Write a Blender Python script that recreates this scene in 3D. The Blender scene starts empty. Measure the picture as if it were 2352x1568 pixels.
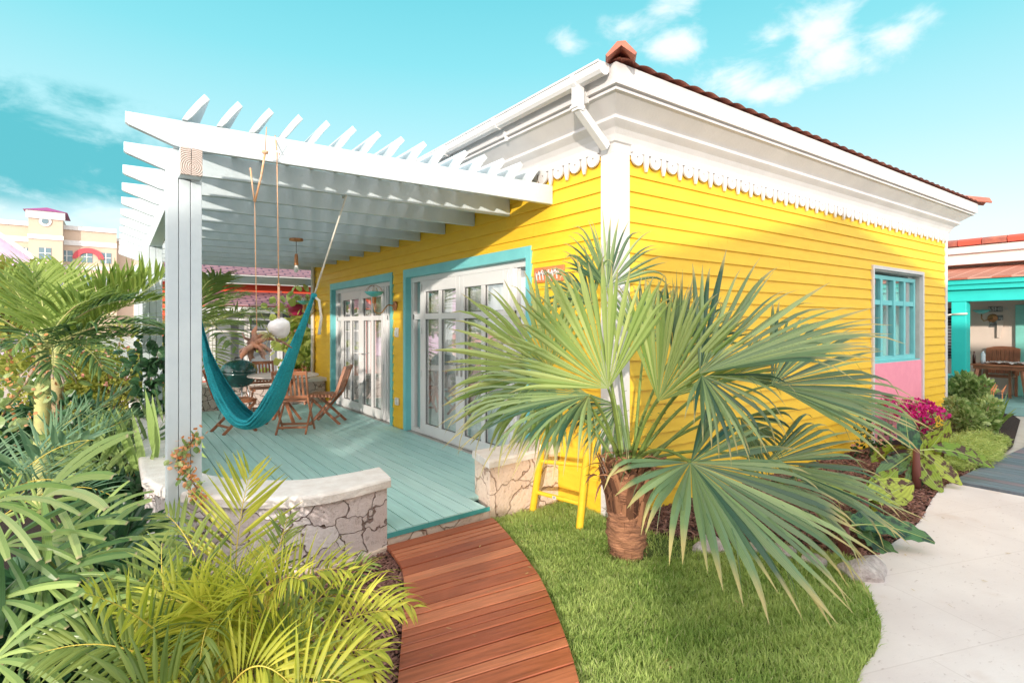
import bpy, bmesh, math, random
import numpy as np
from mathutils import Vector, Matrix
random.seed(7)
R_ = math.radians
scene = bpy.context.scene
COL = scene.collection
V3 = Vector

# ------------------------------------------------------------------ placing
# The world frame is the yellow house's: X runs along its side wall, Y along its
# veranda wall, corner at the origin, lawn at z = 0, veranda deck at z = 0.14.
FPX, CX, HY = 1273.0, 1176.0, 748.0
YAW = R_(35.6)
SN, CS = math.sin(YAW), math.cos(YAW)
CAM = V3((-3.481, -3.349, 1.67))
RIGHT, FWD, UP = V3((CS, -SN, 0)), V3((SN, CS, 0)), V3((0, 0, 1))
def ray(px, py):
    return RIGHT * ((px - CX) / FPX) + FWD + UP * (-(py - HY) / FPX)
def P(px, py, d): return CAM + ray(px, py) * d
def G(px, py, z=0.0):
    r = ray(px, py); return CAM + r * ((z - CAM.z) / r.z)
def onX(px, py, x=0.0):
    r = ray(px, py); return CAM + r * ((x - CAM.x) / r.x)
def onY(px, py, y=0.0):
    r = ray(px, py); return CAM + r * ((y - CAM.y) / r.y)
def D(r, u, f=0.0): return (RIGHT * r + UP * u + FWD * f).normalized()

# ------------------------------------------------------------------ materials
def new_mat(name):
    m = bpy.data.materials.new(name); m.use_nodes = True
    nt = m.node_tree; nt.nodes.clear()
    out = nt.nodes.new('ShaderNodeOutputMaterial')
    b = nt.nodes.new('ShaderNodeBsdfPrincipled')
    nt.links.new(b.outputs[0], out.inputs[0])
    return m, nt, b, out
def N(nt, t, **kw):
    n = nt.nodes.new(t)
    for k, v in kw.items():
        if k in n.inputs.keys(): n.inputs[k].default_value = v
        else: setattr(n, k, v)
    return n
def rgba(c): return (c[0], c[1], c[2], 1.0)
def ramp(nt, fac, stops):
    r = nt.nodes.new('ShaderNodeValToRGB'); e = r.color_ramp.elements
    while len(e) < len(stops): e.new(0.5)
    for i, (p, c) in enumerate(stops):
        e[i].position = p; e[i].color = rgba(c)
    nt.links.new(fac, r.inputs[0]); return r.outputs[0]
def mat(name, c1, c2=None, rough=0.6, scale=6.0, detail=4.0, bump=0.0, bscale=None, stretch=(1, 1, 1),
        metal=0.0, lo=0.35, hi=0.65, spec=0.5, c3=None, s3=1.2):
    m, nt, b, out = new_mat(name)
    tc = N(nt, 'ShaderNodeTexCoord'); mp = N(nt, 'ShaderNodeMapping'); mp.inputs['Scale'].default_value = stretch
    nt.links.new(tc.outputs['Object'], mp.inputs[0])
    nz = N(nt, 'ShaderNodeTexNoise', Scale=scale, Detail=detail, Roughness=0.6)
    nt.links.new(mp.outputs[0], nz.inputs['Vector'])
    if c2 is None: c2 = tuple(x * 0.86 for x in c1)
    col = ramp(nt, nz.outputs[0], [(lo, c2), (hi, c1)])
    if c3 is not None:
        n3 = N(nt, 'ShaderNodeTexNoise', Scale=s3, Detail=3.0); nt.links.new(tc.outputs['Object'], n3.inputs['Vector'])
        f = ramp(nt, n3.outputs[0], [(0.5, (0, 0, 0)), (0.68, (1, 1, 1))])
        mx = N(nt, 'ShaderNodeMixRGB'); nt.links.new(f, mx.inputs[0]); nt.links.new(col, mx.inputs[1])
        mx.inputs[2].default_value = rgba(c3); col = mx.outputs[0]
    nt.links.new(col, b.inputs['Base Color'])
    b.inputs['Roughness'].default_value = rough; b.inputs['Metallic'].default_value = metal
    b.inputs['Specular IOR Level'].default_value = spec
    if bump:
        nb = N(nt, 'ShaderNodeTexNoise', Scale=bscale or scale * 4, Detail=5.0)
        nt.links.new(mp.outputs[0], nb.inputs['Vector'])
        bp = N(nt, 'ShaderNodeBump', Strength=bump, Distance=0.02)
        nt.links.new(nb.outputs[0], bp.inputs['Height']); nt.links.new(bp.outputs[0], b.inputs['Normal'])
    return m
def leaf_mat(name, c1, c2, tip=None, trans=0.35, rough=0.42, tipat=0.9, blotch=None, spec=0.4, transc=None):
    """tint attribute: r random per leaf, g 0..1 along the leaf, b 0..1 across"""
    m, nt, b, out = new_mat(name)
    at = N(nt, 'ShaderNodeAttribute', attribute_name='tint')
    sp = N(nt, 'ShaderNodeSeparateColor'); nt.links.new(at.outputs['Color'], sp.inputs[0])
    col = ramp(nt, sp.outputs[0], [(0.0, c1), (1.0, c2)])
    if tip is not None:
        f = ramp(nt, sp.outputs[1], [(tipat, (0, 0, 0)), (min(1, tipat + 0.12), (1, 1, 1))])
        mx = N(nt, 'ShaderNodeMixRGB'); nt.links.new(f, mx.inputs[0]); nt.links.new(col, mx.inputs[1])
        mx.inputs[2].default_value = rgba(tip); col = mx.outputs[0]
    if blotch is not None:
        tc = N(nt, 'ShaderNodeTexCoord')
        nz = N(nt, 'ShaderNodeTexNoise', Scale=16.0, Detail=3.0); nt.links.new(tc.outputs['Object'], nz.inputs['Vector'])
        f = ramp(nt, nz.outputs[0], [(0.5, (0, 0, 0)), (0.58, (1, 1, 1))])
        mx = N(nt, 'ShaderNodeMixRGB'); nt.links.new(f, mx.inputs[0]); nt.links.new(col, mx.inputs[1])
        mx.inputs[2].default_value = rgba(blotch); col = mx.outputs[0]
    # fine fibres across the blade
    wv = N(nt, 'ShaderNodeMath', operation='SINE'); ml = N(nt, 'ShaderNodeMath', operation='MULTIPLY'); ml.inputs[1].default_value = 50
    nt.links.new(sp.outputs[2], ml.inputs[0]); nt.links.new(ml.outputs[0], wv.inputs[0])
    fb = N(nt, 'ShaderNodeMath', operation='MULTIPLY_ADD'); fb.inputs[1].default_value = 0.12; fb.inputs[2].default_value = 0.92
    nt.links.new(wv.outputs[0], fb.inputs[0])
    mm = N(nt, 'ShaderNodeMixRGB', blend_type='MULTIPLY'); mm.inputs[0].default_value = 1.0
    nt.links.new(col, mm.inputs[1]); nt.links.new(fb.outputs[0], mm.inputs[2]); col = mm.outputs[0]
    nt.links.new(col, b.inputs['Base Color']); b.inputs['Roughness'].default_value = rough
    b.inputs['Specular IOR Level'].default_value = spec
    tr = N(nt, 'ShaderNodeBsdfTranslucent')
    if transc is None: nt.links.new(col, tr.inputs[0])
    else: tr.inputs[0].default_value = rgba(transc)
    mix = N(nt, 'ShaderNodeMixShader'); mix.inputs[0].default_value = trans
    nt.links.new(b.outputs[0], mix.inputs[1]); nt.links.new(tr.outputs[0], mix.inputs[2])
    nt.links.new(mix.outputs[0], out.inputs[0])
    return m

# ------------------------------------------------------------------ mesh building
class MB:
    def __init__(s): s.v = []; s.f = []; s.t = []
    def add(s, verts, faces, tint=(0.5, 0.5, 0.5)):
        o = len(s.v); s.v += [tuple(v) for v in verts]
        s.f += [tuple(i + o for i in f) for f in faces]
        if isinstance(tint, list): s.t += tint
        else: s.t += [tint] * len(verts)
        return s
    def box(s, x0, x1, y0, y1, z0, z1, tint=(.5, .5, .5)):
        v = [(x0, y0, z0), (x1, y0, z0), (x1, y1, z0), (x0, y1, z0), (x0, y0, z1), (x1, y0, z1), (x1, y1, z1), (x0, y1, z1)]
        return s.add(v, [(0, 3, 2, 1), (4, 5, 6, 7), (0, 1, 5, 4), (1, 2, 6, 5), (2, 3, 7, 6), (3, 0, 4, 7)], tint)
    def bar(s, a, b, w, h, up=V3((0, 0, 1)), tint=(.5, .5, .5)):
        """a rectangular bar from a to b, w across, h along up"""
        a, b = V3(a), V3(b); d = (b - a).normalized(); sd = d.cross(V3(up))
        if sd.length < 1e-4: sd = d.cross(V3((1, 0, 0)))
        sd.normalize(); u = sd.cross(d).normalized(); v = []
        for p in (a, b):
            for i, j in ((-1, -1), (1, -1), (1, 1), (-1, 1)):
                v.append(p + sd * (i * w / 2) + u * (j * h / 2))
        return s.add(v, [(0, 1, 2, 3), (7, 6, 5, 4), (0, 4, 5, 1), (1, 5, 6, 2), (2, 6, 7, 3), (3, 7, 4, 0)], tint)
    def tube(s, pts, rad, n=8, tint=(.5, .5, .5), cap=True):
        pts = [V3(p) for p in pts]; K = len(pts)
        rr = rad if isinstance(rad, (list, tuple)) else [rad] * K
        v = []; f = []; tt = []
        ref = V3((0, 0, 1))
        d0 = (pts[1] - pts[0]).normalized()
        if abs(d0.z) > 0.9: ref = V3((1, 0, 0))
        sd = d0.cross(ref).normalized()
        for k in range(K):
            d = (pts[min(K - 1, k + 1)] - pts[max(0, k - 1)]).normalized()
            sd = (sd - d * sd.dot(d)).normalized(); u = sd.cross(d)
            for i in range(n):
                a = 2 * math.pi * i / n
                v.append(pts[k] + sd * (math.cos(a) * rr[k]) + u * (math.sin(a) * rr[k]))
                tt.append((tint[0], k / max(1, K - 1), i / n))
        for k in range(K - 1):
            for i in range(n):
                j = (i + 1) % n
                f.append((k * n + i, k * n + j, (k + 1) * n + j, (k + 1) * n + i))
        if cap: f += [tuple(range(n))[::-1], tuple((K - 1) * n + i for i in range(n))]
        return s.add(v, f, tt)
    def lathe(s, prof, c=(0, 0, 0), n=24, axis='z', tint=(.5, .5, .5)):
        c = V3(c); v = []; f = []
        for r, z in prof:
            for i in range(n):
                a = 2 * math.pi * i / n
                x, y = r * math.cos(a), r * math.sin(a)
                v.append(c + (V3((x, y, z)) if axis == 'z' else V3((z, x, y)) if axis == 'x' else V3((x, z, y))))
        for k in range(len(prof) - 1):
            for i in range(n):
                j = (i + 1) % n
                f.append((k * n + i, k * n + j, (k + 1) * n + j, (k + 1) * n + i))
        return s.add(v, f, tint)
    def prism(s, poly, ax, o0, o1, tint=(.5, .5, .5)):
        """poly of 2D points extruded along axis ax from o0 to o1"""
        n = len(poly)
        def m(p, o):
            return {'x': (o, p[0], p[1]), 'y': (p[0], o, p[1]), 'z': (p[0], p[1], o)}[ax]
        v = [m(p, o0) for p in poly] + [m(p, o1) for p in poly]
        f = [tuple(range(n)), tuple(range(n, 2 * n))[::-1]] + [(i, i + n, (i + 1) % n + n, (i + 1) % n) for i in range(n)]
        return s.add(v, f, tint)
    def build(s, name, m, parent=None, smooth=False, bevel=0.0, loc=None, auto=None):
        me = bpy.data.meshes.new(name); me.from_pydata(s.v, [], s.f)
        ca = me.color_attributes.new('tint', 'FLOAT_COLOR', 'POINT')
        arr = np.ones((len(s.v), 4), dtype=np.float32)
        if len(s.t): arr[:, :3] = np.array(s.t, dtype=np.float32)
        ca.data.foreach_set('color', arr.ravel())
        me.materials.append(m); me.update()
        if smooth: me.polygons.foreach_set('use_smooth', [True] * len(me.polygons))
        o = bpy.data.objects.new(name, me); COL.objects.link(o)
        if parent is not None: o.parent = parent
        if loc is not None: o.location = loc
        if bevel:
            bv = o.modifiers.new('bevel', 'BEVEL'); bv.width = bevel; bv.segments = 2; bv.limit_method = 'ANGLE'
            bv.angle_limit = R_(40)
        if auto:
            try: me.set_sharp_from_angle(angle=R_(auto))
            except Exception: pass
        return o
def tag(o, label=None, cat=None, group=None, kind=None):
    if label: o['label'] = label
    if cat: o['category'] = cat
    if group: o['group'] = group
    if kind: o['kind'] = kind
    return o
def empty(name, loc=(0, 0, 0), label=None, cat=None, group=None, rz=0.0):
    o = bpy.data.objects.new(name, None); o.empty_display_size = 0.2; COL.objects.link(o)
    o.location = loc; o.rotation_euler = (0, 0, rz)
    return tag(o, label, cat, group)
def root_at(name, loc, label, cat, group=None):
    """Empty at loc whose children keep world coordinates"""
    o = empty(name, loc, label, cat, group); return o
def put(o, root):
    o.parent = root; o.matrix_parent_inverse = Matrix.Translation(-V3(root.location)); return o
def copy_tree(o, parent=None):
    c = o.copy(); COL.objects.link(c); c.parent = parent
    if parent is not None: c.matrix_parent_inverse = o.matrix_parent_inverse.copy()
    for ch in [x for x in bpy.data.objects if x.parent == o]: copy_tree(ch, c)
    return c
def bez(p0, p1, p2, k):
    p0, p1, p2 = V3(p0), V3(p1), V3(p2)
    return [p0 * (1 - t) ** 2 + p1 * 2 * t * (1 - t) + p2 * t * t for t in [i / (k - 1) for i in range(k)]]

def text_mesh(body, size, ext, m, mt_):
    cu_ = bpy.data.curves.new('lettering', 'FONT'); cu_.body = body; cu_.size = size; cu_.extrude = ext; cu_.align_x = 'CENTER'; cu_.align_y = 'CENTER'
    to = bpy.data.objects.new('lettering_curve', cu_); COL.objects.link(to); bpy.context.view_layer.update()
    dg = bpy.context.evaluated_depsgraph_get(); me = bpy.data.meshes.new_from_object(to.evaluated_get(dg)); bpy.data.objects.remove(to)
    me.materials.clear(); me.materials.append(m); me.transform(mt_); o = bpy.data.objects.new('lettering', me); COL.objects.link(o)
    return o

# ------------------------------------------------------------------ palette
M = {}
M['yellow'] = mat('yellow_siding_paint', (0.88, 0.555, 0.035), (0.83, 0.50, 0.026), rough=0.5, scale=3, stretch=(1, 1, 6), bump=0.12, bscale=60)
M['white'] = mat('white_paint', (0.68, 0.66, 0.655), (0.61, 0.59, 0.59), rough=0.5, scale=2.5, bump=0.08, bscale=40)
M['whitewood'] = mat('shade_tinted_white_timber', (0.61, 0.68, 0.715), (0.53, 0.605, 0.65), rough=0.55, scale=2.2, stretch=(1, 1, 1), bump=0.2, bscale=18)  # white paint with the bluish grey of its shade put into the colour
M['upvc'] = mat('white_door_plastic', (0.74, 0.73, 0.73), (0.70, 0.69, 0.70), rough=0.32, scale=2)
M['teal'] = mat('teal_frame_paint', (0.20, 0.60, 0.62), (0.17, 0.54, 0.57), rough=0.45, scale=3)
M['deck'] = mat('teal_deck_paint', (0.27, 0.56, 0.55), (0.22, 0.49, 0.49), rough=0.55, scale=1.6, stretch=(6, 1, 1), bump=0.25, bscale=14, c3=(0.34, 0.55, 0.54), s3=1.1)
M['deckedge'] = mat('dark_teal_edge', (0.06, 0.36, 0.36), rough=0.5)
M['ipe'] = None
M['teak'] = mat('teak', (0.42, 0.17, 0.085), (0.27, 0.10, 0.05), rough=0.45, scale=5, stretch=(1, 1, 1), bump=0.15, bscale=50)
M['copper'] = mat('copper', (0.60, 0.28, 0.13), (0.42, 0.18, 0.08), rough=0.35, metal=0.7, scale=12)
M['brass'] = mat('aged_brass', (0.40, 0.24, 0.12), rough=0.35, metal=0.7)
M['tile'] = mat('clay_roof_tile', (0.50, 0.16, 0.10), (0.32, 0.10, 0.08), rough=0.7, scale=5, bump=0.3)
M['tilered'] = mat('red_roof_tile', (0.72, 0.10, 0.06), (0.50, 0.09, 0.06), rough=0.6, scale=3)
M['pink'] = mat('pink_plaster', (0.90, 0.33, 0.43), (0.86, 0.30, 0.40), rough=0.8, scale=8, bump=0.15, bscale=90)
M['cap'] = mat('coral_cap_stone', (0.78, 0.74, 0.71), (0.68, 0.62, 0.58), rough=0.8, scale=9, bump=0.3, bscale=60)
M['concrete'] = None
M['dark'] = mat('dark_backing', (0.05, 0.05, 0.055), rough=0.9)
M['soil'] = mat('dark_soil', (0.05, 0.025, 0.02), (0.02, 0.012, 0.01), rough=0.95, scale=30, bump=0.6)
M['rope'] = mat('white_rope', (0.75, 0.71, 0.62), rough=0.8, scale=80, bump=0.5, bscale=200)
M['twine'] = mat('orange_twine', (0.72, 0.36, 0.16), (0.62, 0.44, 0.32), rough=0.9, scale=40)
M['black'] = mat('black_iron', (0.03, 0.03, 0.03), rough=0.4)
M['steel'] = mat('steel', (0.6, 0.6, 0.62), rough=0.3, metal=0.9)

def stone_mat(name, c1, c2, mortar, sc=4.2, lines=0.035):
    m, nt, b, out = new_mat(name)
    tc = N(nt, 'ShaderNodeTexCoord'); mp = N(nt, 'ShaderNodeMapping'); mp.inputs['Scale'].default_value = (1, 1, 1.35)
    nz0 = N(nt, 'ShaderNodeTexNoise', Scale=5.0, Detail=3.0); nt.links.new(tc.outputs['Object'], nz0.inputs['Vector'])
    ad = N(nt, 'ShaderNodeMixRGB', blend_type='LINEAR_LIGHT'); ad.inputs[0].default_value = 0.12
    nt.links.new(tc.outputs['Object'], ad.inputs[1]); nt.links.new(nz0.outputs['Color'], ad.inputs[2])
    nt.links.new(ad.outputs[0], mp.inputs[0])
    ve = N(nt, 'ShaderNodeTexVoronoi', feature='DISTANCE_TO_EDGE', Scale=sc); nt.links.new(mp.outputs[0], ve.inputs['Vector'])
    vc = N(nt, 'ShaderNodeTexVoronoi', feature='F1', Scale=sc); nt.links.new(mp.outputs[0], vc.inputs['Vector'])
    sp = N(nt, 'ShaderNodeSeparateColor'); nt.links.new(vc.outputs['Color'], sp.inputs[0])
    col = ramp(nt, sp.outputs[0], [(0.2, c2), (0.8, c1)])
    n2 = N(nt, 'ShaderNodeTexNoise', Scale=28.0, Detail=6.0, Roughness=0.7); nt.links.new(tc.outputs['Object'], n2.inputs['Vector'])
    pit = ramp(nt, n2.outputs[0], [(0.30, (0.5, 0.42, 0.38)), (0.45, (1, 1, 1))])
    mu = N(nt, 'ShaderNodeMixRGB', blend_type='MULTIPLY'); mu.inputs[0].default_value = 0.8
    nt.links.new(col, mu.inputs[1]); nt.links.new(pit, mu.inputs[2])
    f = ramp(nt, ve.outputs[0], [(lines * 0.5, (0, 0, 0)), (lines, (1, 1, 1))])
    mx = N(nt, 'ShaderNodeMixRGB'); nt.links.new(f, mx.inputs[0]); mx.inputs[1].default_value = rgba(mortar)
    nt.links.new(mu.outputs[0], mx.inputs[2]); nt.links.new(mx.outputs[0], b.inputs['Base Color'])
    b.inputs['Roughness'].default_value = 0.9
    h = N(nt, 'ShaderNodeMath', operation='MULTIPLY_ADD'); h.inputs[1].default_value = 0.35
    nt.links.new(n2.outputs[0], h.inputs[0]); nt.links.new(f, h.inputs[2])
    bp = N(nt, 'ShaderNodeBump', Strength=1.0, Distance=0.04); nt.links.new(h.outputs[0], bp.inputs['Height'])
    nt.links.new(bp.outputs[0], b.inputs['Normal']); return m
M['stone'] = stone_mat('coral_stone_masonry', (0.76, 0.70, 0.70), (0.64, 0.55, 0.54), (0.26, 0.19, 0.17), sc=4.6, lines=0.022)
M['stoneline'] = stone_mat('pale_stone_with_dark_joints', (0.70, 0.58, 0.54), (0.58, 0.46, 0.42), (0.20, 0.14, 0.12), sc=5.0, lines=.028)
M['plinthstone'] = stone_mat('sandy_coral_stone', (0.80, 0.66, 0.56), (0.72, 0.56, 0.46), (0.50, 0.34, 0.26), sc=2.6, lines=0.018)

def plank_mat(name, c1, c2, c3, rough=0.4, stretch=(1, 12, 12), sheen=0.5, dark=(0.62, 0.58, 0.56)):
    m, nt, b, out = new_mat(name)
    at = N(nt, 'ShaderNodeAttribute', attribute_name='tint'); sp = N(nt, 'ShaderNodeSeparateColor')
    nt.links.new(at.outputs['Color'], sp.inputs[0])
    base = ramp(nt, sp.outputs[0], [(0.0, c1), (0.5, c2), (1.0, c3)])
    cb = N(nt, 'ShaderNodeCombineXYZ'); ml = N(nt, 'ShaderNodeMath', operation='MULTIPLY'); ml.inputs[1].default_value = 37.0
    nt.links.new(sp.outputs[0], ml.inputs[0])
    nt.links.new(sp.outputs[1], cb.inputs[0]); nt.links.new(sp.outputs[2], cb.inputs[1]); nt.links.new(ml.outputs[0], cb.inputs[2])
    mp = N(nt, 'ShaderNodeMapping'); mp.inputs['Scale'].default_value = stretch; nt.links.new(cb.outputs[0], mp.inputs[0])
    nz = N(nt, 'ShaderNodeTexNoise', Scale=2.5, Detail=6.0, Roughness=0.65, Distortion=0.4); nt.links.new(mp.outputs[0], nz.inputs['Vector'])
    gr = ramp(nt, nz.outputs[0], [(0.3, dark), (0.62, (1.08, 1.06, 1.05))])
    mu = N(nt, 'ShaderNodeMixRGB', blend_type='MULTIPLY'); mu.inputs[0].default_value = 1.0
    nt.links.new(base, mu.inputs[1]); nt.links.new(gr, mu.inputs[2]); nt.links.new(mu.outputs[0], b.inputs['Base Color'])
    b.inputs['Roughness'].default_value = rough; b.inputs['Specular IOR Level'].default_value = sheen
    bp = N(nt, 'ShaderNodeBump', Strength=0.15, Distance=0.005); nt.links.new(nz.outputs[0], bp.inputs['Height'])
    nt.links.new(bp.outputs[0], b.inputs['Normal']); return m
M['ipe'] = plank_mat('red_hardwood_boards', (0.33, 0.085, 0.04), (0.44, 0.13, 0.06), (0.56, 0.20, 0.10), rough=0.36)
M['bluewood'] = plank_mat('bluish_weathered_boards', (0.13, 0.16, 0.20), (0.17, 0.21, 0.26), (0.24, 0.17, 0.20), rough=0.5)
M['deckb'] = plank_mat('teal_painted_boards', (0.38, 0.66, 0.64), (0.43, 0.70, 0.675), (0.49, 0.735, 0.71), rough=0.5, dark=(.88, .88, .88))

def glass_mat():
    m = bpy.data.materials.new('window_glass'); m.use_nodes = True; nt = m.node_tree; nt.nodes.clear()
    out = N(nt, 'ShaderNodeOutputMaterial'); tr = N(nt, 'ShaderNodeBsdfTransparent'); gl = N(nt, 'ShaderNodeBsdfGlossy')
    tr.inputs[0].default_value = (0.94, 0.96, 0.96, 1); gl.inputs['Roughness'].default_value = 0.03
    fr = N(nt, 'ShaderNodeFresnel', IOR=1.6); ad = N(nt, 'ShaderNodeMath', operation='MULTIPLY_ADD')
    ad.inputs[1].default_value = 0.6; ad.inputs[2].default_value = 0.02; nt.links.new(fr.outputs[0], ad.inputs[0])
    mx = N(nt, 'ShaderNodeMixShader'); nt.links.new(ad.outputs[0], mx.inputs[0])
    nt.links.new(tr.outputs[0], mx.inputs[1]); nt.links.new(gl.outputs[0], mx.inputs[2]); nt.links.new(mx.outputs[0], out.inputs[0])
    return m
M['glass'] = glass_mat()
M['curtain'] = mat('sheer_curtain', (0.92, 0.91, 0.91), (0.84, 0.84, 0.85), rough=0.9, scale=2, stretch=(1, 20, 0.5))
def path_mat():
    m, nt, b, out = new_mat('coral_stone_paving')
    tc = N(nt, 'ShaderNodeTexCoord')
    n1 = N(nt, 'ShaderNodeTexNoise', Scale=1.3, Detail=5.0); nt.links.new(tc.outputs['Object'], n1.inputs['Vector'])
    col = ramp(nt, n1.outputs[0], [(0.35, (0.68, 0.60, 0.59)), (0.65, (0.78, 0.71, 0.70))])
    mp = N(nt, 'ShaderNodeMapping'); mp.inputs['Scale'].default_value = (14, 30, 1); mp.inputs['Rotation'].default_value = (0, 0, R_(30))
    nt.links.new(tc.outputs['Object'], mp.inputs[0])
    n2 = N(nt, 'ShaderNodeTexNoise', Scale=1.0, Detail=6.0, Roughness=0.7); nt.links.new(mp.outputs[0], n2.inputs['Vector'])
    f = ramp(nt, n2.outputs[0], [(0.29, (0.55, 0.46, 0.44)), (0.40, (1, 1, 1))])
    mu = N(nt, 'ShaderNodeMixRGB', blend_type='MULTIPLY'); mu.inputs[0].default_value = 0.85
    nt.links.new(col, mu.inputs[1]); nt.links.new(f, mu.inputs[2])
    br = N(nt, 'ShaderNodeTexBrick', Scale=1.0); br.inputs['Brick Width'].default_value = 1.1; br.inputs['Row Height'].default_value = 0.75
    br.inputs['Mortar Size'].default_value = 0.004; br.inputs['Color1'].default_value = (1, .985, .97, 1); br.inputs['Color2'].default_value = (0.985, 0.965, 0.95, 1)
    br.inputs['Mortar'].default_value = (0.90, 0.87, 0.85, 1)
    m2 = N(nt, 'ShaderNodeMapping'); m2.inputs['Rotation'].default_value = (0, 0, R_(18)); nt.links.new(tc.outputs['Object'], m2.inputs[0])
    nt.links.new(m2.outputs[0], br.inputs['Vector'])
    mv = N(nt, 'ShaderNodeMixRGB', blend_type='MULTIPLY'); mv.inputs[0].default_value = 1.0
    nt.links.new(mu.outputs[0], mv.inputs[1]); nt.links.new(br.outputs[0], mv.inputs[2])
    n4 = N(nt, 'ShaderNodeTexNoise', Scale=2.3, Detail=4.0); nt.links.new(tc.outputs['Object'], n4.inputs['Vector'])
    f4 = ramp(nt, n4.outputs[0], [(0.62, (0, 0, 0)), (0.8, (1, 1, 1))])
    m4 = N(nt, 'ShaderNodeMixRGB'); nt.links.new(f4, m4.inputs[0]); nt.links.new(mv.outputs[0], m4.inputs[1]); m4.inputs[2].default_value = (0.62, 0.50, 0.45, 1)
    nt.links.new(m4.outputs[0], b.inputs['Base Color'])
    b.inputs['Roughness'].default_value = 0.75
    bp = N(nt, 'ShaderNodeBump', Strength=0.3, Distance=0.01); nt.links.new(n2.outputs[0], bp.inputs['Height']); nt.links.new(bp.outputs[0], b.inputs['Normal'])
    return m
M['concrete'] = path_mat()
# ------------------------------------------------------------------ light levels
SUN_E = 3.3; SKY_S = 0.10; EXPO = 0.42; SKY_GAIN = 9.2; SKY_MIX = 0.8
SKY_RAMP = [(0.0, (0.95, 1.0, 1.0)), (0.14, (0.84, 0.97, 0.99)), (0.28, (0.50, 0.88, 0.93)), (0.42, (0.25, 0.77, 0.85)), (0.58, (0.11, 0.63, 0.73)), (1.0, (0.06, 0.45, 0.56))]
SKY_WARM = (2.25, 2.08, 2.0)
# ================================================================== SKY AND LIGHT
SUN_T = V3((1.0, 1.0, -0.2525)).normalized()          # the way the low sun shines
SUN_EL = math.asin(-SUN_T.z)
sun = bpy.data.lights.new('sun', 'SUN'); sun.energy = SUN_E; sun.angle = R_(0.9); sun.color = (1.0, 0.90, 0.78)
so = bpy.data.objects.new('sun', sun); COL.objects.link(so)
so.rotation_euler = SUN_T.to_track_quat('-Z', 'Y').to_euler(); so.location = (-30, -30, 12)
w = bpy.data.worlds.new('World'); scene.world = w; w.use_nodes = True
nt = w.node_tree; nt.nodes.clear()
wo = N(nt, 'ShaderNodeOutputWorld'); bg = N(nt, 'ShaderNodeBackground'); nt.links.new(bg.outputs[0], wo.inputs[0])
bg.inputs[1].default_value = SKY_S
sky = N(nt, 'ShaderNodeTexSky', sky_type='NISHITA'); sky.sun_disc = False
sky.sun_elevation = SUN_EL; sky.sun_rotation = R_(225); sky.dust_density = 0.6; sky.air_density = 1.0; sky.ozone_density = 1.0
tc = N(nt, 'ShaderNodeTexCoord'); sx = N(nt, 'ShaderNodeSeparateXYZ'); nt.links.new(tc.outputs['Generated'], sx.inputs[0])
# turquoise grade of the sky, paler towards the horizon
grade = ramp(nt, sx.outputs[2], SKY_RAMP)
mix = N(nt, 'ShaderNodeMixRGB'); mix.inputs[0].default_value = SKY_MIX
nt.links.new(sky.outputs[0], mix.inputs[1]); 
sc_ = N(nt, 'ShaderNodeVectorMath', operation='SCALE'); sc_.inputs['Scale'].default_value = SKY_GAIN
nt.links.new(grade, sc_.inputs[0]); nt.links.new(sc_.outputs[0], mix.inputs[2])
skycol = mix.outputs[0]
# the half of the sky round the low sun is bright and warm
dt = N(nt, 'ShaderNodeVectorMath', operation='DOT_PRODUCT'); nt.links.new(tc.outputs['Generated'], dt.inputs[0]); dt.inputs[1].default_value = -SUN_T
sm = N(nt, 'ShaderNodeMapRange', interpolation_type='SMOOTHSTEP'); sm.inputs['From Min'].default_value = -0.25; sm.inputs['From Max'].default_value = 0.75
nt.links.new(dt.outputs['Value'], sm.inputs[0])
mw = N(nt, 'ShaderNodeMixRGB'); nt.links.new(sm.outputs[0], mw.inputs[0]); nt.links.new(skycol, mw.inputs[1]); mw.inputs[2].default_value = tuple(c * SKY_GAIN for c in SKY_WARM) + (1,)
skycol = mw.outputs[0]
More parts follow.
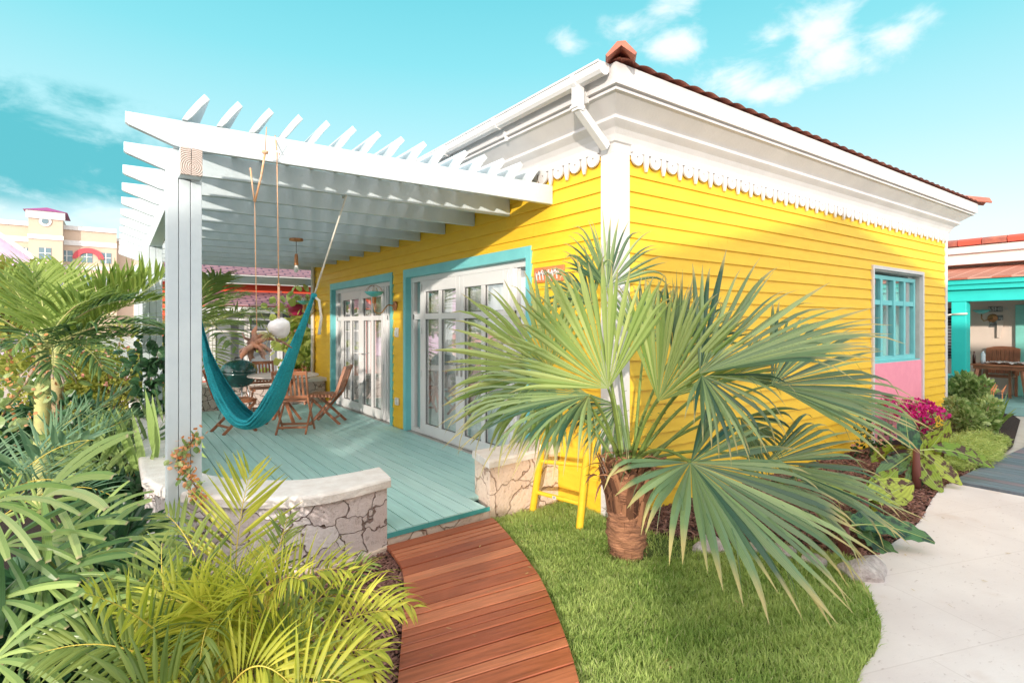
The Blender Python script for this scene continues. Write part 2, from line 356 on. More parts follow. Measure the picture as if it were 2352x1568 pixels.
# clouds: fractal noise inside soft ellipses fixed in the sky
nzv = N(nt, 'ShaderNodeMapping'); nzv.inputs['Scale'].default_value = (1, 1, 2.0); nt.links.new(tc.outputs['Generated'], nzv.inputs[0])
cn = N(nt, 'ShaderNodeTexNoise', Scale=9.0, Detail=10.0, Roughness=0.6, Distortion=0.3); nt.links.new(nzv.outputs[0], cn.inputs['Vector'])
def cloud_group(items, col, lo, hi, base, amount=1.0):
    best = None
    for (px, py, wx, wz) in items:
        d = ray(px, py).normalized()
        sub = N(nt, 'ShaderNodeVectorMath', operation='SUBTRACT'); nt.links.new(tc.outputs['Generated'], sub.inputs[0]); sub.inputs[1].default_value = d
        r1 = N(nt, 'ShaderNodeVectorMath', operation='DOT_PRODUCT'); nt.links.new(sub.outputs[0], r1.inputs[0]); r1.inputs[1].default_value = RIGHT / (wx / FPX)
        u1 = N(nt, 'ShaderNodeVectorMath', operation='DOT_PRODUCT'); nt.links.new(sub.outputs[0], u1.inputs[0]); u1.inputs[1].default_value = UP / (wz / FPX)
        f1 = N(nt, 'ShaderNodeVectorMath', operation='DOT_PRODUCT'); nt.links.new(sub.outputs[0], f1.inputs[0]); f1.inputs[1].default_value = FWD * 2
        cb = N(nt, 'ShaderNodeCombineXYZ'); nt.links.new(r1.outputs['Value'], cb.inputs[0]); nt.links.new(u1.outputs['Value'], cb.inputs[1]); nt.links.new(f1.outputs['Value'], cb.inputs[2])
        ln = N(nt, 'ShaderNodeVectorMath', operation='LENGTH'); nt.links.new(cb.outputs[0], ln.inputs[0])
        mr = N(nt, 'ShaderNodeMapRange'); mr.inputs['From Min'].default_value = 0.0; mr.inputs['From Max'].default_value = 1.0
        mr.inputs['To Min'].default_value = 0.42; mr.inputs['To Max'].default_value = 0.0; nt.links.new(ln.outputs['Value'], mr.inputs[0])
        if best is None: best = mr.outputs[0]
        else:
            mxn = N(nt, 'ShaderNodeMath', operation='MAXIMUM'); nt.links.new(best, mxn.inputs[0]); nt.links.new(mr.outputs[0], mxn.inputs[1]); best = mxn.outputs[0]
    ad = N(nt, 'ShaderNodeMath', operation='ADD'); nt.links.new(best, ad.inputs[0]); nt.links.new(cn.outputs[0], ad.inputs[1])
    gt = N(nt, 'ShaderNodeMapRange', interpolation_type='SMOOTHSTEP'); gt.inputs['From Min'].default_value = 0.0; gt.inputs['From Max'].default_value = 0.08
    nt.links.new(best, gt.inputs[0])
    mr = N(nt, 'ShaderNodeMapRange', interpolation_type='SMOOTHSTEP'); mr.inputs['From Min'].default_value = lo; mr.inputs['From Max'].default_value = hi
    mr.inputs['To Max'].default_value = amount
    nt.links.new(ad.outputs[0], mr.inputs[0])
    ml = N(nt, 'ShaderNodeMath', operation='MULTIPLY'); nt.links.new(mr.outputs[0], ml.inputs[0]); nt.links.new(gt.outputs[0], ml.inputs[1])
    mx = N(nt, 'ShaderNodeMixRGB'); nt.links.new(ml.outputs[0], mx.inputs[0]); nt.links.new(base, mx.inputs[1]); mx.inputs[2].default_value = col
    return mx.outputs[0]
g = SKY_GAIN
skycol = cloud_group([(110, 350, 330, 130), (20, 400, 250, 130), (240, 420, 180, 80), (60, 300, 160, 60)], (0.09 * g, 0.47 * g, 0.54 * g, 1), 0.50, 0.80, skycol, 0.95)
skycol = cloud_group([(60, 500, 360, 80), (250, 500, 200, 70)], (0.80 * g, 0.96 * g, 1.0 * g, 1), 0.62, 0.95, skycol, 0.8)
skycol = cloud_group([(1440, 60, 150, 60), (1530, 15, 120, 50), (1540, 105, 100, 60), (1310, 105, 80, 45), (1690, 190, 130, 75), (1750, 210, 80, 50), (1870, 75, 120, 80),
                      (1920, 130, 70, 60), (1780, 85, 90, 50), (2055, 80, 85, 65), (2090, 35, 55, 35)], (0.86 * g, 0.93 * g, 0.95 * g, 1), 0.64, 0.98, skycol, 0.92)
nt.links.new(skycol, bg.inputs[0])
cam = bpy.data.cameras.new('camera'); co = bpy.data.objects.new('camera', cam); COL.objects.link(co)
co.location = CAM; co.rotation_euler = (R_(90), 0, -YAW); cam.sensor_width = 36; cam.lens = FPX / 2352 * 36
cam.shift_y = -(784 - HY) / 2352; cam.clip_end = 2000; cam.clip_start = 0.05
scene.camera = co
scene.view_settings.view_transform = 'Standard'; scene.view_settings.look = 'None'
scene.view_settings.exposure = EXPO; scene.view_settings.gamma = 1.0
scene.render.engine = 'CYCLES'; scene.cycles.use_denoising = True
scene.cycles.max_bounces = 8; scene.cycles.transparent_max_bounces = 12
scene.cycles.caustics_reflective = False; scene.cycles.caustics_refractive = False
# ================================================================== GROUND
def flat(name, poly, z, m, thick=None, label=None, kind='structure', cat=None):
    b = MB(); n = len(poly)
    if thick is None: b.add([(p[0], p[1], z) for p in poly], [tuple(range(n))])
    else: b.prism([(p[0], p[1]) for p in poly], 'z', z - thick, z)
    o = b.build(name, m); bmn = bmesh.new(); bmn.from_mesh(o.data); bmesh.ops.recalc_face_normals(bmn, faces=bmn.faces); bmn.to_mesh(o.data); bmn.free()
    return tag(o, label, cat, kind=kind)
def smooth_poly(pts, k=6):
    out = []; n = len(pts); P2 = [V3((p[0], p[1], 0)) for p in pts]
    for i in range(n - 1):
        a, b_, c, d = P2[max(0, i - 1)], P2[i], P2[i + 1], P2[min(n - 1, i + 2)]
        for j in range(k):
            t = j / k
            out.append(0.5 * ((2 * b_) + (c - a) * t + (2 * a - 5 * b_ + 4 * c - d) * t * t + (3 * b_ - a - 3 * c + d) * t ** 3))
    out.append(P2[-1]); return [(p.x, p.y) for p in out]
M['sand'] = mat('pale_sandy_ground', (0.62, 0.56, 0.50), (0.50, 0.44, 0.38), rough=0.95, scale=2, bump=0.3)
flat('ground', [(-400, -400), (400, -400), (400, 400), (-400, 400)], -0.03, M['sand'])
# outline of the lawn towards the coral-stone path (right), and of the hardwood walkway (left)
walk_R = smooth_poly([(-0.90, 0.545), (-0.93, 0.40), (-1.045, 0.03), (-1.17, -0.32), (-1.302, -0.65), (-1.577, -1.17), (-1.80, -1.53), (-2.2, -2.1)])
walk_L = smooth_poly([(-1.86, 0.50), (-1.92, 0.11), (-2.06, -0.25), (-2.16, -0.45), (-2.34, -0.81), (-2.55, -1.2), (-3.0, -1.9)])
lawn_R = smooth_poly([(0.80, -1.55), (0.62, -1.66), (0.42, -1.78), (0.258, -1.889), (0.10, -1.97), (-0.03, -2.044), (-0.33, -2.13), (-0.65, -2.18), (-1.2, -2.4), (-1.9, -2.9)])
bed_line = smooth_poly([(-0.02, -0.28), (0.20, -0.75), (0.42, -0.98), (0.62, -1.15), (0.80, -1.55)])
lawn_poly = [(0.02, 0.0), (0.02, 0.60), (-0.88, 0.60)] + walk_R + [(-2.3, -2.9), (-1.9, -2.9)] + lawn_R[::-1][1:] + bed_line[::-1][1:]
M['turf'] = mat('turf_soil', (0.10, 0.16, 0.035), (0.06, 0.09, 0.02), rough=0.95, scale=25)
flat('lawn', lawn_poly, 0.002, M['turf'])
# mulch beds
bedR = bed_line + [(0.86, -1.62), (1.30, -1.60), (1.70, -1.585), (2.05, -1.54), (2.37, -1.48), (2.85, -1.38), (3.35, -1.30), (4.2, -1.27), (5.67, -1.22), (6.6, -1.15), (9.6, -0.6), (10.4, -0.3), (10.4, 0.6), (7.9, 0.6), (7.9, 0.0), (-0.02, 0.0)]
flat('mulch_bed', bedR, 0.000, M['soil'])
bedL = [(-1.80, 0.62)] + walk_L + [(-3.0, -3.6), (-9, -3.6), (-9, 6.5), (-3.35, 6.5), (-3.35, 1.6), (-2.9, 1.0), (-2.4, 0.75)]
flat('mulch_bed', bedL, 0.001, M['soil'])
flat('stone_path', [(0.86, -1.62)] + [(1.30, -1.60), (1.70, -1.585), (2.05, -1.54), (2.37, -1.48), (2.85, -1.38), (3.35, -1.30), (3.70, -1.27), (3.72, -12), (-12, -12), (-12, -5), (-3.0, -4.6), (-2.3, -3.2), (-1.9, -2.9)] + lawn_R[::-1][1:], 0.012, M['concrete'], thick=0.06)

# chips of bark over the beds
def inside(poly, x, y):
    c = False; n = len(poly); j = n - 1
    for i in range(n):
        xi, yi = poly[i][0], poly[i][1]; xj, yj = poly[j][0], poly[j][1]
        if (yi > y) != (yj > y) and x < (xj - xi) * (y - yi) / (yj - yi) + xi: c = not c
        j = i
    return c
M['bark'] = leaf_mat('bark_chips', (0.13, 0.055, 0.045), (0.36, 0.19, 0.15), trans=0.0, rough=0.9)
def chips(poly, n, box, size, seed):
    rn = random.Random(seed); b = MB(); k = 0; g_ = 0
    while k < n and g_ < n * 20:
        g_ += 1; x, y = rn.uniform(box[0], box[1]), rn.uniform(box[2], box[3])
        if not inside(poly, x, y): continue
        k += 1; a = rn.uniform(0, 6.28); L = size * rn.uniform(0.5, 1.3); w_ = L * rn.uniform(0.25, 0.5)
        u = V3((math.cos(a), math.sin(a), rn.uniform(-0.35, 0.35))); s_ = V3((-math.sin(a), math.cos(a), rn.uniform(-0.4, 0.4)))
        c = V3((x, y, rn.uniform(0.004, 0.03))); t = rn.random() ** 1.5
        b.add([c - u * L / 2 - s_ * w_ / 2, c + u * L / 2 - s_ * w_ * 0.3, c + u * L * 0.45 + s_ * w_ / 2, c - u * L * 0.4 + s_ * w_ / 2,
               c + V3((0, 0, w_ * 0.4))], [(0, 1, 4), (1, 2, 4), (2, 3, 4), (3, 0, 4)], (t, 0.5, 0.5))
    return b
bm1 = chips(bedR, 15000, (-0.1, 4.6, -1.7, 0.0), 0.045, 1)
tag(bm1.build('bark_mulch', M['bark']), 'reddish brown bark mulch covering the bed between the yellow side wall and the pale path', 'mulch', kind='stuff')
bm2 = chips(bedL, 15000, (-3.6, -1.7, -1.9, 1.0), 0.04, 2)
tag(bm2.build('bark_mulch', M['bark']), 'dark bark mulch beside the left edge of the red boardwalk', 'mulch', kind='stuff')

# grass: tufts of single blades over the lawn, thinner under the palm
M['grass'] = leaf_mat('grass_blades', (0.20, 0.37, 0.055), (0.72, 0.82, 0.28), tip=(0.62, 0.64, 0.30), tipat=0.85, trans=0.35, rough=0.6, spec=0.25)
def grass():
    rng = np.random.default_rng(3); n = 120000
    xs = rng.uniform(-2.4, 0.9, n * 3); ys = rng.uniform(-2.9, 0.62, n * 3)
    poly = np.array(lawn_poly); c = np.zeros(len(xs), bool); j = len(poly) - 1
    for i in range(len(poly)):
        xi, yi = poly[i]; xj, yj = poly[j]
        m_ = (yi > ys) != (yj > ys)
        with np.errstate(divide='ignore', invalid='ignore'):
            c ^= m_ & (xs < (xj - xi) * (ys - yi) / (yj - yi + 1e-12) + xi)
        j = i
    d = np.hypot(xs + 0.42, ys + 0.55); d2 = np.hypot((xs + 0.1), (ys + 0.62))
    c &= ~((d < 0.17) & (rng.random(len(xs)) < 0.9)); c &= ~((d2 < 0.24) & (rng.random(len(xs)) < 0.85))
    xs, ys = xs[c][:n], ys[c][:n]; n = len(xs)
    h = rng.uniform(0.016, 0.058, n) * (0.85 + 0.22 * np.sin(xs * 9 + 2 * np.sin(ys * 7)) * np.sin(ys * 11 + xs * 5) + 0.18 * np.sin(xs * 31 + ys * 17) * np.sin(ys * 27 - xs * 13))
    a = rng.uniform(0, 2 * np.pi, n); lean = rng.uniform(0.1, 1.3, n) * h
    w_ = rng.uniform(0.0013, 0.0034, n); ps = a + rng.uniform(1.0, 2.1, n)
    dx, dy = np.cos(a) * lean, np.sin(a) * lean; sx, sy = np.cos(ps) * w_, np.sin(ps) * w_
    z0 = np.full(n, 0.0)
    V = np.empty((n, 5, 3)); 
    V[:, 0] = np.stack([xs - sx, ys - sy, z0], 1); V[:, 1] = np.stack([xs + sx, ys + sy, z0], 1)
    V[:, 2] = np.stack([xs + dx * .4 + sx * .8, ys + dy * .4 + sy * .8, h * .62], 1); V[:, 3] = np.stack([xs + dx * .4 - sx * .8, ys + dy * .4 - sy * .8, h * .62], 1)
    V[:, 4] = np.stack([xs + dx, ys + dy, h], 1)
    me = bpy.data.meshes.new('grass'); me.vertices.add(n * 5); me.vertices.foreach_set('co', V.reshape(-1))
    base = np.arange(n)[:, None] * 5
    loops = np.concatenate([base + np.array([0, 1, 2, 3]), base + np.array([3, 2, 4])], 1).reshape(-1)
    starts = np.stack([np.arange(n) * 7, np.arange(n) * 7 + 4], 1).reshape(-1)
    me.loops.add(n * 7); me.loops.foreach_set('vertex_index', loops)
    me.polygons.add(n * 2); me.polygons.foreach_set('loop_start', starts)
    me.update(calc_edges=True); me.validate()
    ca = me.color_attributes.new('tint', 'FLOAT_COLOR', 'POINT')
    patch = 0.5 + 0.5 * np.sin(xs * 5 + np.sin(ys * 4) * 2) * np.sin(ys * 6 + 1)
    t = np.clip(rng.random(n) * 0.6 + patch * 0.4, 0, 1)
    dry = rng.random(n) < 0.05
    T = np.ones((n, 5, 4)); T[:, :, 0] = t[:, None]; T[:, :, 1] = np.where(dry[:, None], 1.0, np.array([0, 0, .6, .6, .9])[None, :]); T[:, :, 2] = 0.5
    ca.data.foreach_set('color', T.reshape(-1).astype(np.float32))
    me.materials.append(M['grass']); o = bpy.data.objects.new('grass', me); COL.objects.link(o)
    tag(o, 'short green grass of the lawn between boardwalk and pale path', 'grass', kind='stuff')
grass()

# hardwood walkway: boards across, each cut to the curved sides
def walkway():
    b = MB(); rn = random.Random(5)
    def edge(pts, s):  # point at fraction s of the length
        L = [0]
        for i in range(1, len(pts)): L.append(L[-1] + math.dist(pts[i], pts[i - 1]))
        t = s * L[-1]
        for i in range(1, len(pts)):
            if L[i] >= t:
                u = (t - L[i - 1]) / (L[i] - L[i - 1] + 1e-9)
                return (pts[i - 1][0] * (1 - u) + pts[i][0] * u, pts[i - 1][1] * (1 - u) + pts[i][1] * u)
        return pts[-1]
    n = 27; s = 0.0; ws = [rn.choice([0.55, 0.62, 1.0, 1.0, 1.05, 0.95]) for _ in range(n)]; ws[0:4] = [0.9, 0.5, 0.5, 0.55]; tot = sum(ws)
    for w_ in ws:
        s1 = s + w_ / tot; g_ = 0.0042
        a, c = edge(walk_L, s + g_ * .5), edge(walk_R, s + g_ * .5); a1, c1 = edge(walk_L, s1 - g_ * .5), edge(walk_R, s1 - g_ * .5)
        t = rn.random(); zt = 0.058 + rn.uniform(-0.002, 0.002); v = []; 
        for z in (0.028, zt):
            v += [(a[0], a[1], z), (c[0], c[1], z), (c1[0], c1[1], z), (a1[0], a1[1], z)]
        tt = [(t, 0, 0), (t, 1.1, 0), (t, 1.1, .14), (t, 0, .14)] * 2
        b.add(v, [(0, 1, 2, 3), (7, 6, 5, 4), (0, 4, 5, 1), (1, 5, 6, 2), (2, 6, 7, 3), (3, 7, 4, 0)], tt)
        s = s1
    o = b.build('boardwalk', M['ipe']); md = o.modifiers.new('b', 'BEVEL'); md.width = 0.003; md.segments = 1
    tag(o, kind='structure')
    u_ = MB(); u_.add([(p[0], p[1], 0.02) for p in walk_L + walk_R[::-1]], [tuple(range(len(walk_L) + len(walk_R)))]); put(u_.build('gap_shade_sheet', M['dark']), o)  # dark sheet added below the boards, standing in for shade in the gaps
    e = MB()
    for pts, sg in ((walk_L, 1), (walk_R, -1)):
        for i in range(len(pts) - 1):
            e.bar((pts[i][0] + sg * 0.03, pts[i][1], 0.0), (pts[i + 1][0] + sg * 0.03, pts[i + 1][1], 0.0), 0.03, 0.055)
    put(e.build('bearer', M['teak']), o)
walkway()
# bluish boardwalk crossing on the right, laid along Y
b = MB(); rn = random.Random(11); x = 3.74
while x < 10.3:
    y1 = -1.29 + max(0, (x - 6.6)) * 0.12; t = rn.random(); z0, z1 = 0.0, 0.035
    v = [(x, -5.5, z0), (x + .132, -5.5, z0), (x + .132, y1, z0), (x, y1, z0), (x, -5.5, z1), (x + .132, -5.5, z1), (x + .132, y1, z1), (x, y1, z1)]
    b.add(v, [(0, 3, 2, 1), (4, 5, 6, 7), (0, 1, 5, 4), (1, 2, 6, 5), (2, 3, 7, 6), (3, 0, 4, 7)], [(t, 0, 0), (t, 0, .14), (t, 4, .14), (t, 4, 0)] * 2)
    x += 0.14
tag(b.build('boardwalk', M['bluewood']), kind='structure')

# ================================================================== VERANDA DECK
M['deckunder'] = mat('underframe_gap_shade', (0.02, 0.09, 0.09), rough=0.9)  # dark colour stands in for the shade between the deck boards
def deck():
    b = MB(); rn = random.Random(2)
    # boards run along Y; the front ends follow a shallow curve
    x = -3.30
    while x < -0.02:
        x1 = min(x + 0.14, -0.02); xm = (x + x1) / 2
        y0 = 0.53 + 0.075 * ((xm + 1.84) / 0.96) if xm > -1.85 else 0.52 + (abs(xm + 1.85) / 1.45) ** 2 * 0.9
        if xm > -0.87: y0 = 0.88
        t = rn.random(); z0, z1 = 0.105, 0.14 
        v = []
        for z in (z0, z1): v += [(x, y0, z), (x1 - 0.010, y0 + 0.004, z), (x1 - 0.010, 7.9, z), (x, 7.9, z)]
        b.add(v, [(0, 3, 2, 1), (4, 5, 6, 7), (0, 1, 5, 4), (1, 2, 6, 5), (2, 3, 7, 6), (3, 0, 4, 7)], [(t, 0, 0), (t, 0, .14), (t, 7, .14), (t, 7, 0)] * 2)
        x += 0.14
    o = b.build('deck', M['deckb']); tag(o, kind='structure')
    s = MB(); rn = random.Random(3)
    for i in range(24):     # screws
        pass
    e = MB(); K = 12
    for i in range(K):
        xa, xb = -1.86 + i * 0.99 / K, -1.86 + (i + 1) * 0.99 / K
        f = lambda q: 0.53 + 0.075 * ((q + 1.84) / 0.96)
        e.add([(xa, f(xa) - .004, .095), (xb, f(xb) - .004, .095), (xb, f(xb) - .004, .132), (xa, f(xa) - .004, .132)], [(0, 1, 2, 3)])
    put(e.build('deck_edge', M['deckedge']), o)
    st = MB(); st.prism([(-1.90, 0.535), (-0.86, 0.615), (-0.86, 0.70), (-1.9, 0.64)], 'z', -0.03, 0.098)
    put(st.build('footing', M['plinthstone'], bevel=0.004), o)
    st = MB(); st.prism([(-3.3, 1.5), (-3.3, 7.9), (-.002, 7.9), (-.002, 0.90), (-.84, .72), (-1.9, 0.66), (-2.7, 0.9)], 'z', -0.03, 0.09)
    put(st.build('underframe', M['deckunder']), o)
deck()

# ================================================================== THE YELLOW HOUSE
HX, HYY, ZT = 7.89, 8.81, 3.26
house = root_at('yellow_house', (0, 0, 0), 'yellow clapboard cottage with white cornice, scalloped trim and teal framed doors', 'house')
doors = [(1.14, 4.22), (4.62, 7.635)]          # outer edges of the teal trim along Y
DTOP = 2.49
PITCH = 0.1345; Z0 = 3.113 - PITCH * 24
def siding(axis, spans_of, z0, z1, cut):
    """lapped boards on the plane axis=0, facing the negative side; spans_of(z)->[(a,b)]"""
    b = MB(); z = z0; rn = random.Random(4)
    while z < z1:
        zt = min(z + PITCH + 0.012, z1)
        parts = [(z, zt)] if not (z < cut < zt) else [(z, cut), (cut, zt)]
        for (za, zb_, (a, c)) in [(p_[0], p_[1], s_) for p_ in parts for s_ in spans_of((p_[0] + p_[1]) / 2, 0)]:
          if True:
            lo, hi, d0 = -0.026, -0.006, 0.0
            g1, g2 = lo + (hi - lo) * (za - z) / (zt - z), lo + (hi - lo) * (zb_ - z) / (zt - z)
            sec = [(g1, za), (g2, zb_), (d0, zb_), (d0, za)]
            js = [a] + ([q for q in [a + rn.uniform(.8, 3.6) + 3.66 * i for i in range(3)] if a + .3 < q < c - .3] if c - a > 3 else []) + [c]
          for a, c in zip(js[:-1], [q - (.0018 if q != js[-1] else 0) for q in js[1:]]):
            t = rn.random(); v = []
            for q in (a, c):
                for (o_, zz) in sec: v.append((o_, q, zz) if axis == 'x' else (q, o_, zz))
            b.add(v, [(0, 1, 2, 3), (7, 6, 5, 4), (0, 4, 5, 1), (1, 5, 6, 2), (2, 6, 7, 3), (3, 7, 4, 0)], (t, .5, .5))
        z += PITCH
    return b
def spansF(z, zt):
    s = [(0.135, HYY - 0.1)]
    if z < DTOP: s = [(0.135, 1.14), (4.22, 4.62), (7.635, HYY - 0.1)]
    return s
def spansS(z, zt):
    if z < 2.51: return [(0.15, 5.0), (6.85, HX - 0.06)]
    return [(0.15, HX - 0.06)]
wf = siding('x', spansF, Z0, 3.24, DTOP); put(wf.build('wall', M['yellow']), house)
ws = siding('y', spansS, Z0, 3.24, 2.51); put(ws.build('wall', M['yellow']), house)
core = MB()   # structural wall behind the boards, with the openings left out
T = 0.16
for (a, c, z0, z1) in [(0.0, 1.20, 0, 3.25), (4.16, 4.68, 0, 3.25), (7.58, HYY, 0, 3.25), (1.20, 4.16, 2.43, 3.25), (4.68, 7.58, 2.43, 3.25), (1.20, 4.16, 0, .13), (4.68, 7.58, 0, .13)]:
    core.box(0.001, T, a, c, z0, z1)
for (a, c, z0, z1) in [(T + .002, 5.06, 0, 3.25), (6.79, HX, 0, 3.25), (5.06, 6.79, 2.44, 3.25), (5.06, 6.79, 0, 1.14)]:
    core.box(a, c, 0.001, T, z0, z1)
core.box(HX - T, HX, T + .002, HYY, 0, 3.25); core.box(T + .002, HX - T - .002, HYY - T, HYY, 0, 3.25)
core.box(T + .002, HX - T - .002, T + .002, HYY - T - .002, 0.05, 0.13); core.box(T + .002, HX - T - .002, T + .002, HYY - T - .002, 3.2, 3.25)
core.box(3.2, 3.3, T + .004, HYY - T - .004, 0.132, 3.198)
M['core'] = mat('inner_wall', (0.55, 0.55, 0.52), rough=0.9)
put(core.build('inner_wall', M['core']), house)
# corner boards
cp = MB(); cp.box(-0.034, -0.002, -0.002, 0.135, -0.02, 3.25); cp.box(-0.034, 0.15, -0.034, -0.004, -0.02, 3.25)
put(cp.build('corner_board', M['white'], bevel=0.003), house)
cp = MB(); cp.box(HX - 0.06, HX + 0.03, -0.032, -0.002, -0.02, 3.25); cp.box(HX + .002, HX + 0.03, -0.001, 0.15, -0.02, 3.25)
put(cp.build('corner_board', M['white'], bevel=0.003), house)
cp = MB(); cp.box(-0.034, -0.002, HYY - 0.1, HYY + 0.03, 0, 3.25); cp.box(-.03, 0.02, HYY + 0.002, HYY + 0.03, 0, 3.25)
put(cp.build('corner_board', M['white'], bevel=0.003), house)
# cornice: one mitred profile all the way round
prof = [(0.0, 3.15), (0.036, 3.15), (0.036, 3.225), (0.055, 3.235), (0.062, 3.255), (0.075, 3.285), (0.105, 3.325), (0.145, 3.355), (0.165, 3.372), (0.165, 3.392), (0.150, 3.396),
        (0.152, 3.404), (0.285, 3.505), (0.318, 3.512), (0.318, 3.532), (0.30, 3.536), (0.305, 3.545), (0.345, 3.545), (0.352, 3.70), (0.30, 3.71)]
b = MB(); K = len(prof); v = []
for (cx_, cy_, sx_, sy_) in ((0, 0, -1, -1), (HX, 0, 1, -1), (HX, HYY, 1, 1), (0, HYY, -1, 1)):
    for (o_, z) in prof: v.append((cx_ + sx_ * o_, cy_ + sy_ * o_, z))
f = []
for c in range(4):
    n_ = (c + 1) % 4
    for k in range(K - 1): f.append((c * K + k, n_ * K + k, n_ * K + k + 1, c * K + k + 1))
b.add(v, f)
o = b.build('cornice', M['white'], auto=25); o.data.polygons.foreach_set('use_smooth', [False] * len(o.data.polygons)); put(o, house)
# roof: a low hip of barrel tiles
def tiled_hip(x0, x1, y0, y1, z, pitch, m, parent, per=0.21, amp=0.016, name='roof', rows=14):
    b = MB(); w_ = min(x1 - x0, y1 - y0) / 2
    def side(p0, p1, inn):
        p0, p1, inn = V3(p0), V3(p1), V3(inn); L = (p1 - p0).length; d = (p1 - p0) / L; nseg = int(L / per * 8)
        v = []; f = []; tt = []
        rr = []
        for r in range(rows):
            rr += [(r / rows, 0.0), ((r + 1) / rows - 0.001, -0.022)]
        for (s, dz) in rr:
            off = s * w_
            a, c = off, L - off
            for i in range(nseg + 1):
                q = L * i / nseg; qq = min(max(q, a), c) if c > a else (a + c) / 2
                h = amp * (abs(math.sin(math.pi * qq / per)) * 1.2 - 0.3)
                pp = p0 + d * qq + inn * off + V3((0, 0, z + off * pitch + h + dz + 0.045)); v.append((pp.x, pp.y, pp.z))
                tt.append((random.random(), 0.5, 0.5))
        R2 = len(rr)
        for r in range(R2 - 1):
            for i in range(nseg):
                k = r * (nseg + 1) + i; f.append((k, k + 1, k + nseg + 2, k + nseg + 1))
        b.add(v, f, tt)
    side((x0, y0, 0), (x1, y0, 0), (0, 1, 0)); side((x1, y0, 0), (x1, y1, 0), (-1, 0, 0))
    side((x1, y1, 0), (x0, y1, 0), (0, -1, 0)); side((x0, y1, 0), (x0, y0, 0), (1, 0, 0))
    b.box(x0 + .06, x1 - .06, y0 + .06, y1 - .06, z - 0.03, z + 0.012)
    o = b.build(name, m); put(o, parent)
    # hip caps
    for (cx_, cy_, sx_, sy_) in ((x0, y0, 1, 1), (x1, y0, -1, 1), (x0, y1, 1, -1), (x1, y1, -1, -1)):
        h = MB()
        for k in range(int(w_ / 0.3)):
            a = V3((cx_ + sx_ * (0.3 * k - .06), cy_ + sy_ * (0.3 * k - .06), z + 0.3 * k * pitch + 0.095)); c = V3((cx_ + sx_ * (0.3 * k + .27), cy_ + sy_ * (0.3 * k + .27), z + 0.3 * (k + 1) * pitch + 0.082))
            d = (c - a).normalized(); sd = d.cross(V3((0, 0, 1))).normalized(); u = sd.cross(d)
            for th in (0.012,):
                v = []
                for p in (a, c):
                    for s_, uu in ((-.115, -.06), (-.03, .03), (.03, .03), (.115, -.06), (.10, -.075), (0, .0), (-.10, -.075)):
                        v.append(p + sd * s_ + u * uu)
                n_ = 7; h.add(v, [tuple(range(n_)), tuple(range(n_, 2 * n_))[::-1]] + [(i, i + n_, (i + 1) % n_ + n_, (i + 1) % n_) for i in range(n_)])
        h.build('hip_cap', m, o)
    return o
tiled_hip(-0.35, HX + 0.39, -0.40, HYY + 0.42, 3.668, 0.27, M['tile'], house)
# gutter along the veranda eave
gt = MB(); gy0, gy1 = -0.30, HYY + 0.40; gx = -0.425
prof = [(-0.055, 0.03), (-0.06, 0.0), (-0.052, -0.035), (-0.03, -0.058), (0.0, -0.066), (0.03, -0.058), (0.05, -0.035), (0.055, 0.0), (0.05, 0.03)]
v = []
for (y) in (gy0, gy1): v += [(gx + p[0], y, 3.665 + p[1]) for p in prof]
n_ = len(prof); gt.add(v, [(i, i + 1, i + 1 + n_, i + n_) for i in range(n_ - 1)] + [tuple(range(n_)), tuple(range(n_, 2 * n_))])
gt.box(gx - 0.068, gx - 0.058, gy0, gy1, 3.685, 3.70)
g_o = put(gt.build('gutter', M['upvc']), house)
for k in range(8):
    y = 0.0 if k == 0 else 0.10 + 1.05 * k
    br = MB(); v = []; pr = [(p[0] * 1.15, p[1] * 1.15) for p in prof]
    br.prism([(gx + p[0], 3.665 + p[1]) for p in pr], 'y', y - 0.02, y + 0.02)
    br.prism([(gx + .06, 3.60), (gx + .11, 3.60), (gx + .11, 3.50), (gx + .095, 3.50)], 'y', y - 0.015, y + 0.015)
    put(br.build('bracket', M['upvc']), g_o)
dp = MB(); dp.bar((gx, 0.0, 3.62), (gx, 0.0, 3.41), 0.065, 0.085, up=(0, 1, 0)); dp.bar((gx, 0.0, 3.44), (-0.075, 0.03, 3.19), 0.065, 0.07)
dp.box(gx - .045, gx + .045, -0.04, 0.05, 3.43, 3.455)
put(dp.build('downspout', M['upvc'], bevel=0.004), house)
dp = MB(); dp.tube([(-0.07, HYY - .12, 0.2), (-0.07, HYY - .12, 3.3), (-0.3, HYY - .12, 3.5)], 0.04, 8)
put(dp.build('downspout', M['upvc'], smooth=True), house)
